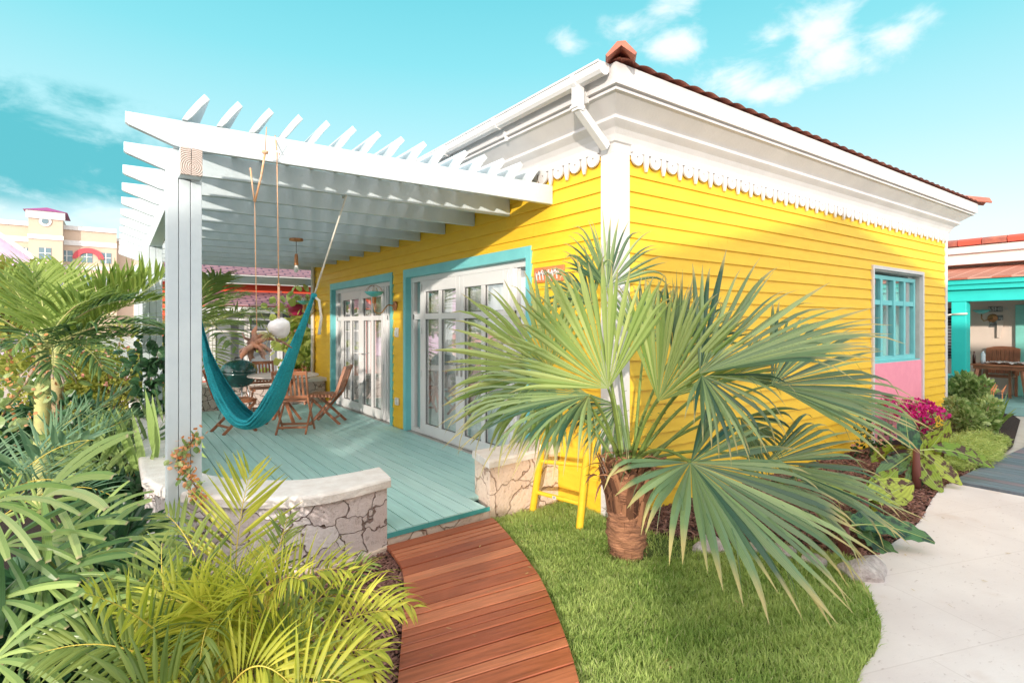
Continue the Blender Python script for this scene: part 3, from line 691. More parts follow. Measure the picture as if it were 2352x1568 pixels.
# scalloped valance: lobes with a drilled hole between pointed tongues
def valance(axis, q0, q1, sgn):
    b = MB(); per = 0.236; o0, o1 = -0.056, -0.038
    def m(q, z, o_): return (o_, q, z) if axis == 'x' else (q, o_, z)
    def solid(poly):
        n_ = len(poly); v = [m(q, z, o0) for q, z in poly] + [m(q, z, o1) for q, z in poly]
        b.add(v, [tuple(range(n_)), tuple(range(n_, 2 * n_))[::-1]] + [(i, i + n_, (i + 1) % n_ + n_, (i + 1) % n_) for i in range(n_)])
    q = q0
    solid([(q0, 3.175), (q1, 3.175), (q1, 3.235), (q0, 3.235)])
    ZB = 3.175
    while q < q1 - 0.05:
        c = q + 0.075; r_ = 0.070; hz = ZB - 0.035; n_ = 20; v = []; rh = 0.011
        for o_ in (o0, o1):
            for i in range(n_):
                a = 2 * math.pi * i / n_; ca, sa = math.cos(a), math.sin(a)
                if sa > 0: k = min(r_ / max(abs(ca), 1e-6), 0.0352 / max(sa, 1e-6)); 
                else: k = r_ * (1 + 0.05 * abs(sa))
                v.append(m(c + ca * min(k, 99), hz + sa * min(k, 99), o_))
            for i in range(n_):
                a = 2 * math.pi * i / n_; v.append(m(c + math.cos(a) * rh, hz + math.sin(a) * rh, o_))
        f = []
        for i in range(n_):
            j = (i + 1) % n_
            f += [(i, j, n_ + j, n_ + i), (2 * n_ + j, 2 * n_ + i, 3 * n_ + i, 3 * n_ + j), (i, 2 * n_ + i, 2 * n_ + j, j), (n_ + i, n_ + j, 3 * n_ + j, 3 * n_ + i)]
        b.add(v, f)
        t = c + per / 2
        if t < q1 - 0.03: solid([(t - .026, ZB + .0005), (t + .026, ZB + .0005), (t + .030, ZB - .055), (t + .022, ZB - .10), (t + .007, ZB - .145), (t - .007, ZB - .145), (t - .022, ZB - .10), (t - .030, ZB - .055)])
        q += per
    return b
put(valance('y', 0.152, HX - 0.02, 1).build('valance', M['white']), house)
put(valance('x', 0.137, HYY - 0.1, 1).build('valance', M['white']), house)

# French doors: teal surround, white frame, two glazed leaves between side lights
def french_door(ya, yb):
    tr = MB(); tw = 0.085; xo = -0.036
    tr.box(xo, T, ya, ya + tw, 0.142, DTOP); tr.box(xo, T, yb - tw, yb, 0.142, DTOP)
    tr.box(xo, T, ya + tw + .0, yb - tw, DTOP - 0.12, DTOP)
    tro = put(tr.build('door_trim', M['teal'], bevel=0.003), house)
    a, c = ya + tw, yb - tw; zt = DTOP - 0.12
    fr = MB(); x0, x1 = 0.05, 0.12
    fr.box(x0, x1, a, a + 0.05, .142, zt); fr.box(x0, x1, c - 0.05, c, .142, zt); fr.box(x0, x1, a + .05, c - .05, zt - 0.07, zt); fr.box(x0, x1, a + .05, c - .05, .142, 0.20)
    W = c - a; sl = 0.36
    for yy in (a + sl, c - sl): fr.box(x0 - .01, x1, yy - 0.035, yy + 0.035, .20, zt - .07)
    RAIL = 1.80
    for (p, q) in ((a + .05, a + sl - .035), (c - sl + .035, c - .05)):
        fr.box(x0 + .01, x1 - .01, p, q, RAIL - .04, RAIL + .04); fr.box(x0 + .01, x1 - .01, p, p + .04, .2, zt - .07); fr.box(x0 + .01, x1 - .01, q - .04, q, .2, zt - .07)
    d = put(fr.build('door_frame', M['upvc'], bevel=0.004), house)
    for (p, q) in ((a + .09, a + sl - .075), (c - sl + .075, c - .09)):
        pn = MB(); pn.add([(x0 + .04, p, .2), (x0 + .04, q, .2), (x0 + .04, q, zt - .07), (x0 + .04, p, zt - .07)], [(0, 1, 2, 3)])
        pn.build('pane', M['glass'], d)
    l0, l1 = a + sl + 0.037, c - sl - 0.037; mid = (l0 + l1) / 2
    for (p, q, hs) in ((l0, mid - .002, 1), (mid + .002, l1, -1)):
        lf = MB(); u0, u1 = x0 - .022, x1 - .02; st = 0.10; zb, zz = .165, zt - .075
        lf.box(u0, u1, p, p + st, zb, zz); lf.box(u0, u1, q - st, q, zb, zz); lf.box(u0, u1, p + st, q - st, zz - .15, zz); lf.box(u0, u1, p + st, q - st, zb, zb + 0.14)
        m_ = (p + q) / 2; lf.box(u0 + .004, u1 - .004, m_ - .038, m_ + .038, zb + .14, zz - .15)
        lf.box(u0 + .002, u1 - .002, p + st, m_ - .038, RAIL - .04, RAIL + .04); lf.box(u0 + .002, u1 - .002, m_ + .038, q - st, RAIL - .04, RAIL + .04)
        lo_ = put(lf.build('door_leaf', M['upvc'], bevel=0.004), house)
        g_ = MB(); g_.add([(u0 + .03, p + st, zb + .14), (u0 + .03, q - st, zb + .14), (u0 + .03, q - st, zz - .15), (u0 + .03, p + st, zz - .15)], [(0, 1, 2, 3)])
        go = g_.build('pane', M['glass']); go.parent = lo_
        gk = MB()      # dark gaskets round the glass
        for (r0, r1) in ((p + st, m_ - .038), (m_ + .038, q - st)):
            for (s0, s1) in ((zb + .14, RAIL - .04), (RAIL + .04, zz - .15)):
                e_ = .006; xx = u0 + .022
                gk.box(xx, xx + .006, r0, r0 + e_, s0, s1); gk.box(xx, xx + .006, r1 - e_, r1, s0, s1); gk.box(xx, xx + .006, r0 + e_, r1 - e_, s0, s0 + e_); gk.box(xx, xx + .006, r0 + e_, r1 - e_, s1 - e_, s1)
        k_ = gk.build('gasket', M['black']); k_.parent = lo_
        hd = MB(); hy = (q - .05) if hs == 1 else (p + .05)
        hd.box(u0 - .012, u0 - .001, hy - .017, hy + .017, 1.04, 1.27); hd.bar((u0 - .012, hy, 1.19), (u0 - .055, hy, 1.19), .016, .016); hd.bar((u0 - .05, hy, 1.19), (u0 - .05, hy - hs * .12, 1.19), .016, .018)
        h_ = hd.build('handle', M['upvc'] if ya > 4 else M['steel'], bevel=0.003); h_.parent = lo_
        hh = p if hs == 1 else q
        for zz_ in (.32, 1.0, 1.6, 2.2):
            hg = MB(); hg.tube([(u0 - .008, hh, zz_ - .05), (u0 - .008, hh, zz_ + .05)], .009, 8); hg.build('hinge', M['upvc'], lo_)
    # curtains drawn part way, in folds
    cu = MB(); nfold = 90; v = []; f = []
    for i in range(nfold + 1):
        y = a + .05 + (W - .1) * i / nfold; x = 0.150 + 0.022 * math.sin(i * 1.15) + 0.012 * math.sin(i * 0.47)
        v += [(x, y, 0.18), (x, y, 2.3)]
    for i in range(nfold):
        if (ya < 4 and i in (31, 32, 63)) or (ya > 4 and i % 30 in (6, 20)): continue
        f.append((2 * i, 2 * i + 2, 2 * i + 3, 2 * i + 1))
    cu.add(v, f); put(cu.build('curtain', M['curtain'], smooth=True), house)
for ya, yb in doors: french_door(ya, yb)
# side window: teal casement over a pink recessed panel, in a white reveal
tr = MB(); a, c = 5.0, 6.85
tr.box(a, a + .05, -0.045, T, -0.02, 2.51); tr.box(c - .22, c - .0, -0.045, -0.0005, -0.02, 2.51) if False else tr.box(c - .05, c, -0.045, T, -0.02, 2.51)
tr.box(a + .05, c - .05, -0.045, T, 2.46, 2.51); tr.box(a + .05, a + .09, -.001, T, -.02, 2.46); tr.box(c - .24, c - .05, 0.10, T, 1.16, 2.46)
put(tr.build('window_trim', M['white'], bevel=0.003), house)
pk = MB(); pk.box(a + .05, c - .05, -0.02, T - .02, -0.02, 1.14)
put(pk.build('pink_panel', M['pink'], bevel=0.004), house)
wf_ = MB(); x0, x1, zb, zt = a + .09, c - .10, 1.16, 2.40; y0, y1 = 0.045, 0.105
wf_.box(x0, x1, y0, y1, zb, zb + .07); wf_.box(x0, x1, y0, y1, zt - .06, zt); wf_.box(x0, x0 + .06, y0, y1, zb + .07, zt - .06); wf_.box(x1 - .06, x1, y0, y1, zb + .07, zt - .06)
nb = 3; w_ = (x1 - x0) / 4
for i in range(1, 4): wf_.box(x0 + w_ * i - .035, x0 + w_ * i + .035, y0 - (0.015 if i == 2 else 0), y1, zb + .07, zt - .06)
for i in range(4):
    l = x0 + (.06 if i == 0 else w_ * i + .035); r = x1 - .06 if i == 3 else x0 + w_ * (i + 1) - .035
    wf_.box(l, r, y0 + .006, y1 - .006, 1.97, 2.04)
wf_.box(x0 - .02, x1 + .02, y0 - .06, y1, zb - .035, zb - .001)
wo_ = put(wf_.build('window_frame', M['teal'], bevel=0.003), house)
pn = MB(); pn.add([(x0, .08, zb), (x1, .08, zb), (x1, .08, zt), (x0, .08, zt)], [(3, 2, 1, 0)]); p_ = pn.build('pane', M['glass']); p_.parent = wo_
M['pinkpot'] = mat('magenta_glaze', (0.55, 0.08, 0.35), rough=0.3)
pt = MB(); pt.lathe([(0, 0), (.07, 0), (.09, .2), (.085, .2), (.06, .03)], (6.1, .35, 1.18), 16); pt.box(5.9, 6.5, .2, .5, 1.13, 1.17); put(pt.build('window_sill', M['pinkpot']), house)
cu = MB(); v = []; f = []
for i in range(30):
    x = 6.0 + .75 * i / 29; v += [(x, .24 + .02 * math.sin(i * 1.3), 1.15), (x, .24 + .02 * math.sin(i * 1.3), 2.4)]
for i in range(29): f.append((2 * i, 2 * i + 2, 2 * i + 3, 2 * i + 1))
cu.add(v, f); put(cu.build('curtain', M['curtain'], smooth=True), house)
# small fittings on the veranda wall
fx = MB(); fx.box(-0.042, -0.020, 4.40, 4.50, 1.50, 1.64); fx.box(-0.062, -0.042, 4.42, 4.48, 1.52, 1.60); put(fx.build('light_switch', M['upvc'], bevel=.004), house)
fx = MB(); fx.box(-0.05, -0.020, 4.38, 4.49, 0.48, 0.59); fx.box(-0.056, -0.05, 4.395, 4.475, 0.50, 0.57); put(fx.build('outlet', M['upvc'], bevel=.004), house)
# ================================================================== PERGOLA
perg = root_at('pergola', (-3.1, 1.0, 0), 'white timber pergola over the veranda with slats crossing long joists', 'pergola')
JY = [0.826 + 0.7185 * k for k in range(12)]
def joist(y):
    b = MB(); xl, xr = -3.43, -0.022; sk = 0.135; t = 0.024
    poly = [(xl, 2.965), (xl + .02, 2.95), (-3.17, 2.862), (-3.10, 2.85), (xr, 2.85), (xr, 3.033), (xl, 3.033)]
    n_ = len(poly); v = []
    for s_ in (-t, t):
        for (x, z) in poly: v.append((x, y + sk * (x - xr) / (xl - xr) + s_, z))
    b.add(v, [tuple(range(n_)), tuple(range(n_, 2 * n_))[::-1]] + [(i, i + n_, (i + 1) % n_ + n_, (i + 1) % n_) for i in range(n_)])
    return b
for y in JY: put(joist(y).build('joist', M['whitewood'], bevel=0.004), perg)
for k in range(15):      # tilted louvre boards lying across the joists
    x = -3.122 + 0.2043 * k; b = MB()
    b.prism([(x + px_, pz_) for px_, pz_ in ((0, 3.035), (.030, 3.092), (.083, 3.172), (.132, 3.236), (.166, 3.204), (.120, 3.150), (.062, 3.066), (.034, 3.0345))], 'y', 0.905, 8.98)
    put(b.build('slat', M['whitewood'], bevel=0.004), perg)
M['endgrain'] = None
def endgrain():
    m, nt, b, out = new_mat('weathered_end_grain'); tc = N(nt, 'ShaderNodeTexCoord')
    mp = N(nt, 'ShaderNodeMapping'); mp.inputs['Location'].default_value = (3.06, 0, -2.72); nt.links.new(tc.outputs['Object'], mp.inputs[0])
    wv = N(nt, 'ShaderNodeTexWave', wave_type='RINGS', rings_direction='Y', Scale=26.0, Distortion=2.5); wv.inputs['Detail'].default_value = 3
    nt.links.new(mp.outputs[0], wv.inputs['Vector']); c = ramp(nt, wv.outputs[0], [(0.1, (0.36, 0.28, 0.24)), (0.7, (0.62, 0.54, 0.50))])
    nt.links.new(c, b.inputs['Base Color']); b.inputs['Roughness'].default_value = 0.85
    bp = N(nt, 'ShaderNodeBump', Strength=0.6, Distance=0.01); nt.links.new(wv.outputs[0], bp.inputs['Height']); nt.links.new(bp.outputs[0], b.inputs['Normal'])
    return m
M['endgrain'] = endgrain()
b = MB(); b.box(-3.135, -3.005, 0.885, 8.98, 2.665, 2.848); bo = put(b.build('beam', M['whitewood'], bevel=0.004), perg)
b = MB(); 
for (x0, x1, z0, z1) in ((-3.134, -3.072, 2.666, 2.846), (-3.068, -3.006, 2.666, 2.846)): b.box(x0, x1, 0.868, 0.884, z0, z1)
b.box(-3.073, -3.067, 0.872, 0.884, 2.666, 2.775)
e_ = put(b.build('beam_end', M['endgrain'], bevel=0.003), perg)
for py_ in (1.0, 4.92, 8.68):
    for i in range(3):
        x0 = -3.201 + i * 0.0697
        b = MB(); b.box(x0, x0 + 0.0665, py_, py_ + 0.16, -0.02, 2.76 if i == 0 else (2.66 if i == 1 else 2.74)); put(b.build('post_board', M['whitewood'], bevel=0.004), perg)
    b = MB(); b.box(-3.19, -3.003, py_ + .004, py_ + 0.156, -0.02, 2.655); put(b.build('post_core', M['dark']), perg)
# cross beam on the facade side ends is the wall itself; a ledger at the far end
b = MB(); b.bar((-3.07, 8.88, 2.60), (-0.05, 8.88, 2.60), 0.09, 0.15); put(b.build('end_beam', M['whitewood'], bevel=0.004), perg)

# ================================================================== LOW STONE WALLS
def wall_path(name, outer, inner, z0, zc, zt, label, m=M['stone'], over=0.03):
    root = empty(name, (outer[0][0], outer[0][1], 0), label, 'wall')
    poly = outer + inner[::-1]
    b = MB(); b.prism(poly, 'z', z0, zc); o = put(b.build('masonry', m), root)
    n_ = len(outer); v = []; f = []
    # cap follows the same path, pushed out a little on both sides
    O, I = [], []
    for k in range(n_):
        a, c = V3((*outer[k], 0)), V3((*inner[k], 0)); d = (a - c).normalized() * over; O.append(a + d); I.append(c - d)
    e0 = (O[0] - O[1]).normalized() * over; e1 = (O[-1] - O[-2]).normalized() * over
    O[0] += e0; I[0] += e0; O[-1] += e1; I[-1] += e1
    sec = []
    for k in range(n_):
        s = []
        for t, z in ((0.0, zc + .001), (-0.0, zt - .02), (0.03, zt - .004), (0.08, zt), (0.92, zt), (0.97, zt - .004), (1.0, zt - .02), (1.0, zc + .001)):
            q = O[k] * (1 - t) + I[k] * t; s.append((q.x, q.y, z))
        sec.append(s); v += s
    m_ = 8
    for k in range(n_ - 1):
        for i in range(m_): j = (i + 1) % m_; f.append((k * m_ + i, k * m_ + j, (k + 1) * m_ + j, (k + 1) * m_ + i))
    f += [tuple(range(m_)), tuple((n_ - 1) * m_ + i for i in range(m_))[::-1]]
    c_ = MB(); c_.add(v, f); put(c_.build('cap_stone', M['cap'], bevel=0.006), root)
    for oo in root.children:
        bmn = bmesh.new(); bmn.from_mesh(oo.data); bmesh.ops.recalc_face_normals(bmn, faces=bmn.faces); bmn.to_mesh(oo.data); bmn.free()
    return root
outer = smooth_poly([(-1.845, 0.525), (-2.13, 0.45), (-2.40, 0.43), (-2.68, 0.55), (-2.97, 0.82), (-3.19, 1.2), (-3.29, 1.6)], 5) + [(-3.29, 4), (-3.29, 7.9)]
inner = smooth_poly([(-1.80, 0.835), (-2.08, 0.80), (-2.35, 0.82), (-2.56, 0.95), (-2.78, 1.16), (-2.93, 1.4), (-2.99, 1.65)], 5) + [(-2.99, 4), (-2.99, 7.9)]
cw = wall_path('curved_stone_wall', outer, inner, 0.02, 0.475, 0.55, 'curved low wall of pale crazy-jointed coral stone at the front of the deck')
ft = MB(); ft.prism([(-1.80, 0.50), (-2.13, 0.42), (-2.40, 0.40), (-2.72, 0.54), (-3.0, 0.80), (-2.8, 1.0), (-2.4, .7), (-1.84, .75)], 'z', -0.03, 0.045)
put(ft.build('footing', M['plinthstone']), cw)
wall_path('stone_plinth', [(-0.885, 0.60), (-0.6, 0.635), (-0.3, 0.675), (-0.022, 0.72)], [(-0.80, 0.98), (-0.55, 1.0), (-0.3, 1.03), (-0.022, 1.06)], -0.02, 0.46, 0.53,
          'short block wall of sandy coral stone beside the right French door', M['plinthstone'], 0.025)
wall_path('rear_stone_wall', [(-3.3, 7.92), (-1.5, 7.92), (-0.04, 7.92)], [(-3.3, 8.3), (-1.5, 8.3), (-0.04, 8.3)], -0.02, 0.56, 0.63,
          'low stone wall with dark crazy joints behind the dining set', M['stoneline'])

# ================================================================== LADDER
lad = root_at('ladder', (-0.45, 0.27, 0), 'yellow wooden ladder standing on the grass beside the stone plinth', 'ladder')
Lf, Rf = G(1222, 1176, 0), G(1330, 1218, 0)
Lt, Rt = P(1256, 960, 4.66), P(1358, 948, 4.42)
for a, c in ((Lf, Lt), (Rf, Rt)):
    b = MB(); b.tube([a - V3((0, 0, .02)), a.lerp(c, .5), c], [0.031, 0.031, 0.027], 8); put(b.build('rail', M['yellow'], smooth=True, auto=50), lad)
for t in (0.23, 0.56, 0.92):
    a, c = Lf.lerp(Lt, t), Rf.lerp(Rt, t); b = MB(); b.tube([a, c], 0.019, 8); r = put(b.build('rung', M['yellow'], smooth=True, auto=50), lad)
    if t == 0.23:
        nb = MB(); cc = a.lerp(c, .46); d = (c - a).normalized(); n2 = (CAM - cc); n2.z = 0; n2.normalize(); n2 = (n2 - d * n2.dot(d)).normalized()
        up = d.cross(n2) * -1
        if up.z < 0: up = -up
        cc = cc + n2 * 0.0192; L_ = []
        q = [cc - d * .022 - up * .014, cc + d * .022 - up * .014, cc + d * .022 + up * .014, cc - d * .022 + up * .014]; nb.add(q, [(0, 1, 2, 3)])
        tg = put(nb.build('number_tag', M['white']), lad)
        mt_ = Matrix((d, up, n2)).transposed().to_4x4(); mt_.translation = cc + n2 * .002
        to = text_mesh('17', 0.028, .0005, M['black'], mt_); to.parent = tg; to.matrix_parent_inverse = Matrix()

# ================================================================== CHAIRS AND TABLE
def make_chair():
    r = empty('folding_chair', (0, 0, 0)); W = 0.225
    def part(b, n): b.build(n, M['teak'], r, bevel=0.003)
    for s in (-1, 1):
        b = MB(); x = s * W; b.bar((x, -0.345, 0.90), (x, -0.20, 0.47), .022, .045, up=(0, 1, .3)); b.bar((x, -0.205, 0.48), (x, 0.20, 0.0), .022, .042, up=(0, 1, .8)); part(b, 'leg')
        b = MB(); x = s * (W - .026); b.bar((x, 0.20, 0.425), (x, -0.26, 0.0), .022, .040, up=(0, 1, -.8)); part(b, 'leg')
    b = MB(); b.bar((-W + .012, 0.125, .09), (W - .012, 0.125, .09), .02, .035); part(b, 'stretcher')
    b = MB(); b.bar((-W + .04, -0.165, .09), (W - .04, -0.165, .09), .02, .035); part(b, 'stretcher')
    b = MB()
    b.bar((-W + .013, -0.338, .872), (W - .013, -0.338, .872), .022, .055, up=(0, -.3, 1)); b.bar((-W + .013, -0.222, .53), (W - .013, -0.222, .53), .02, .04, up=(0, -.3, 1))
    for k in range(7):
        x = -0.165 + k * 0.055; b.bar((x, -0.329, .848), (x, -0.229, .548), .03, .011, up=(0, 1, .33))
    part(b, 'backrest')
    b = MB()
    for s in (-1, 1): b.bar((s * (W - .052), -0.20, .43), (s * (W - .052), 0.225, .44), .022, .035)
    for k in range(7):
        y = -0.165 + k * 0.062; b.bar((-W + .03, y, .462), (W - .03, y, .462), .048, .014, up=(0, 0, 1))
    part(b, 'seat')
    return r
CG = 'folding teak chairs round the veranda table'
ch = make_chair(); TC = V3((-1.30, 5.95, .14))
spots = [((-1.36, 5.0), R_(-28), 'slatted teak folding chair seen from behind, nearest the camera'),
         ((-0.76, 5.50), R_(58), 'slatted teak folding chair beside the left French door, seen from its side'),
         ((-2.06, 5.55), R_(-75), 'slatted teak folding chair behind the hammock next to the kettle grill'),
         ((-1.40, 6.95), R_(180), 'slatted teak folding chair on the far side of the table facing the camera')]
for i, ((x, y), a, l) in enumerate(spots):
    c = ch if i == 0 else copy_tree(ch)
    c.location = (x, y, .14); c.rotation_euler = (0, 0, a); tag(c, l, 'chair', CG)
tb = root_at('round_table', TC, 'round teak dining table with pale top behind the hammock', 'table')
M['tabletop'] = mat('pale_table_top', (0.72, 0.62, 0.58), (0.62, 0.52, 0.48), rough=0.3, scale=8, stretch=(1, 12, 1))
b = MB(); b.lathe([(0.0, 0.725), (0.50, 0.725), (0.53, 0.735), (0.53, 0.75), (0.52, 0.755), (0, 0.755)], TC, 36); put(b.build('tabletop', M['tabletop']), tb)
for a in (0.3, 1.87, 3.44, 5.01):
    b = MB(); c_, s_ = math.cos(a), math.sin(a); b.bar(TC + V3((c_ * .30, s_ * .30, 0)), TC + V3((-c_ * .22, -s_ * .22, .70)), .045, .03); put(b.build('leg', M['teak'], bevel=.003), tb)
b = MB(); b.bar(TC + V3((-.4, 0, .70)), TC + V3((.4, 0, .70)), .05, .045); b.bar(TC + V3((0, -.4, .70)), TC + V3((0, .4, .70)), .05, .044); put(b.build('apron', M['teak']), tb)

# ================================================================== KETTLE GRILL
gr = root_at('kettle_grill', (-1.84, 6.62, .14), 'dark green kettle barbecue with lid standing behind the dining chair', 'grill')
M['enamel'] = mat('green_enamel', (0.012, 0.075, 0.07), rough=0.12, scale=2, spec=0.8)
gc = V3((-1.84, 6.62, 0.0)); R0 = 0.275
b = MB(); b.lathe([(0.02, 0.66), (0.12, .675), (.20, .72), (.25, .79), (R0, .87), (R0, .93), (R0 - .012, .93)], gc, 28); put(b.build('bowl', M['enamel'], smooth=True), gr)
b = MB(); b.lathe([(R0 + .008, .925), (R0 + .008, .96), (.265, .985), (.24, 1.03), (.17, 1.085), (.09, 1.11), (0.0, 1.118)], gc, 28); lid = put(b.build('lid', M['enamel'], smooth=True), gr)
b = MB(); b.tube([gc + V3((-.06, 0, 1.105)), gc + V3((-.05, 0, 1.15)), gc + V3((.05, 0, 1.15)), gc + V3((.06, 0, 1.105))], .011, 8); hn = b.build('handle', M['black'], lid); hn.matrix_parent_inverse = Matrix()
b = MB(); b.lathe([(.0, 1.121), (.035, 1.119), (.036, 1.124), (0, 1.126)], gc + V3((.16, -.04, -.05)), 12); v_ = b.build('vent', M['steel'], lid); v_.matrix_parent_inverse = Matrix()
for a in (0.6, 2.7, 4.8):
    b = MB(); b.tube([gc + V3((math.cos(a) * .16, math.sin(a) * .16, .71)), gc + V3((math.cos(a) * .30, math.sin(a) * .30, .16))], .012, 8); put(b.build('leg', M['steel'], smooth=True), gr)
b = MB(); b.lathe([(0, .36), (.12, .37), (.125, .38), (0, .37)], gc, 20); put(b.build('ash_catcher', M['steel']), gr)

# ================================================================== HAMMOCK
hm = root_at('hammock', P(575, 975, 5.0), 'turquoise woven hammock sagging between the pergola joist and the front beam', 'hammock')
M['hammock'] = mat('turquoise_weave', (0.02, 0.52, 0.60), (0.012, 0.30, 0.38), rough=0.8, scale=45, stretch=(1, 1, 4), bump=0.9, bscale=140)
hp = [(719.3, 679.3, 5.05, 0.01, 0.012), (710.6, 704.0, 5.043, 0.014, 0.025), (698.4, 738.2, 5.037, 0.022, 0.05), (681.3, 783.9, 5.03, 0.032, 0.08), (662.3, 833.3, 5.023, 0.042, 0.12), (644.4, 880.8, 5.017, 0.052, 0.16), (626.2, 918.8, 5.01, 0.058, 0.2), (607.2, 949.3, 5.003, 0.058, 0.22), (586.3, 966.4, 4.997, 0.058, 0.22), (561.6, 962.6, 4.99, 0.058, 0.22), (536.8, 939.8, 4.983, 0.055, 0.2), (517.8, 911.2, 4.977, 0.052, 0.17), (501.5, 880.8, 4.97, 0.046, 0.14), (488.6, 850.4, 4.963, 0.038, 0.1), (478.7, 821.9, 4.957, 0.03, 0.07), (472.2, 795.3, 4.95, 0.02, 0.04), (446, 690, 4.92, 0.014, 0.02), (428, 600, 4.9, 0.01, 0.012)]
ctr = [P(a, c, d) for a, c, d, _, _ in hp]; b = MB(); v = []; f = []; n_ = 44; K = len(hp) * 4 - 3
def cr(arr, t):
    i = min(int(t), len(arr) - 2); u = t - i; g_ = lambda j: arr[max(0, min(len(arr) - 1, j))]
    a, b_, c, d = g_(i - 1), g_(i), g_(i + 1), g_(i + 2)
    return 0.5 * ((2 * b_) + (c - a) * u + (2 * a - 5 * b_ + 4 * c - d) * u * u + (3 * b_ - a - 3 * c + d) * u ** 3)
ins = [h[3] for h in hp]; dep = [h[4] for h in hp]; rn = random.Random(5)
ph = [rn.uniform(0, 6) for _ in range(4)]
cpos = [cr(ctr, k / 4) for k in range(K)]
for k in range(K):
    c = cpos[k]; d = (cpos[min(K - 1, k + 1)] - cpos[max(0, k - 1)]).normalized(); nn = FWD
    nn = (nn - d * nn.dot(d)).normalized(); u = nn.cross(d).normalized()
    cen = P(590, 780, 5.0); 
    if u.dot(cen - c) < 0: u = -u       # towards the inside of the sag
    a_, q_ = cr(ins, k / 4), cr(dep, k / 4)
    for i in range(n_):
        th = math.radians(-128 + 256 * i / (n_ - 1)); rip = 1 + 0.05 * math.sin(i * 1.7 + k * .35 + ph[0]) + 0.04 * math.sin(i * 3.1 - k * .5 + ph[1])
        v.append(c - u * (a_ * math.cos(th) * rip) + nn * (q_ * math.sin(th) * 0.8 * rip))
for k in range(K - 1):
    for i in range(n_ - 1): f.append((k * n_ + i, k * n_ + i + 1, (k + 1) * n_ + i + 1, (k + 1) * n_ + i))
b.add(v, f); ho = put(b.build('cloth', M['hammock'], smooth=True), hm); so_ = ho.modifiers.new('t', 'SOLIDIFY'); so_.thickness = 0.006
b = MB(); K1 = P(721, 680, 5.05); b.lathe([(0, -.03), (.022, -.025), (.03, 0), (.024, .022), (.0, .03)], K1, 12); put(b.build('knot', M['hammock'], smooth=True), hm)
A1 = V3((-1.78, 1.60, 2.85)); b = MB(); b.tube([K1, A1], .0085, 6); b.tube([A1, A1 + V3((0, .03, .2)), A1 + V3((0, .1, .19)), A1 + V3((0, .09, -.01)), A1], .0085, 6)
b.tube([K1 + V3((0, 0, .0)), P(733, 690, 5.03), P(738, 730, 5.03), P(733, 768, 5.03)], [.012, .012, .012, .014], 6); put(b.build('rope', M['rope'], smooth=True), hm)
b = MB(); b.tube([ctr[-1], V3((-3.06, 2.2, 2.66)), V3((-3.02, 2.2, 2.86)), V3((-3.12, 2.2, 2.86)), V3((-3.06, 2.2, 2.66))], .0085, 6); put(b.build('rope', M['rope'], smooth=True), hm)

# ================================================================== THINGS HUNG FROM THE FRONT JOIST
YJ = 0.90
def hang(px, py, y=YJ): return onY(px, py, y)
dr = root_at('driftwood_hanging', hang(590, 830), 'gnarled brown driftwood root hung on orange twine in front of the grill', 'driftwood')
M['drift'] = mat('driftwood', (0.38, 0.23, 0.17), (0.14, 0.08, 0.06), rough=0.85, scale=14, stretch=(1, 1, .3), bump=0.6, bscale=40, c3=(0.40, 0.17, 0.09), s3=7)
b = MB(); rn = random.Random(19)
b.tube([hang(589, 750), hang(583, 762), hang(586, 774), hang(577, 786), hang(590, 794)], [.008, .018, .024, .034, .022], 9)
b.tube([hang(575, 790), hang(592, 784), hang(612, 776), hang(632, 779), hang(650, 786), hang(671, 799)], [.024, .026, .017, .011, .009, .004], 8)
b.tube([hang(586, 778), hang(600, 768), hang(612, 772), hang(640, 772)], [.016, .012, .007, .003], 6)
b.tube([hang(578, 782), hang(562, 776), hang(556, 764)], [.016, .010, .003], 6)
for i in range(15):      # tangle of roots curling under the knot
    x0, x1 = rn.uniform(574, 600), rn.uniform(546, 626); yb = rn.uniform(806, 832); yy = rn.uniform(.82, .94)
    r0 = rn.uniform(.007, .019) * (1.5 if i % 5 == 0 else 1)
    b.tube([hang(x0, rn.uniform(782, 794), .88), hang((x0 + x1) / 2 + rn.uniform(-9, 9), (788 + yb) / 2 - 4, yy), hang(x1, yb - 6, yy), hang(x1 + rn.uniform(-9, 9), yb, yy - .02)], [r0, r0 * 1.15, r0 * .8, .002], 7)
put(b.build('root', M['drift'], smooth=True), dr)
AIRPLANT = True
b = MB(); b.tube([hang(612, 292, .72), hang(609, 350, .80)], .003, 5); b.tube([hang(609, 350, .80), hang(600, 405, .84), hang(585, 465, .87)], .0075, 6); b.tube([hang(575, 386, .9), hang(580, 430, .89), hang(585, 465, .88)], .006, 6)
b.tube([hang(585, 465, .88), hang(587, 600), hang(590, 758)], .0035, 6)
b.lathe([(0, -.015), (.02, -.008), (.022, .008), (0, .015)], hang(609, 350, .80), 8); put(b.build('twine', M['twine'], smooth=True), dr)
ln = root_at('hanging_shell', hang(642, 750), 'rounded white shell ball hung on a pale cord next to the driftwood', 'ornament')
M['shell'] = mat('chalky_white', (0.78, 0.76, 0.76), (0.62, 0.60, 0.62), rough=0.8, scale=14, bump=0.4, bscale=40)
b = MB(); c = hang(642, 752); n_ = 16; v = []; f = []; rn = random.Random(3)
for i in range(n_ + 1):
    th = math.pi * i / n_
    for j in range(24):
        a = 2 * math.pi * j / 24; r_ = 0.076 * (1 + .10 * math.sin(2 * a + 1) * math.sin(th) + .06 * math.sin(3 * th + a)) * (1.0 if i > 4 else 0.9)
        v.append(c + V3((math.sin(th) * math.cos(a) * r_ * .95, math.sin(th) * math.sin(a) * r_, math.cos(th) * r_)))
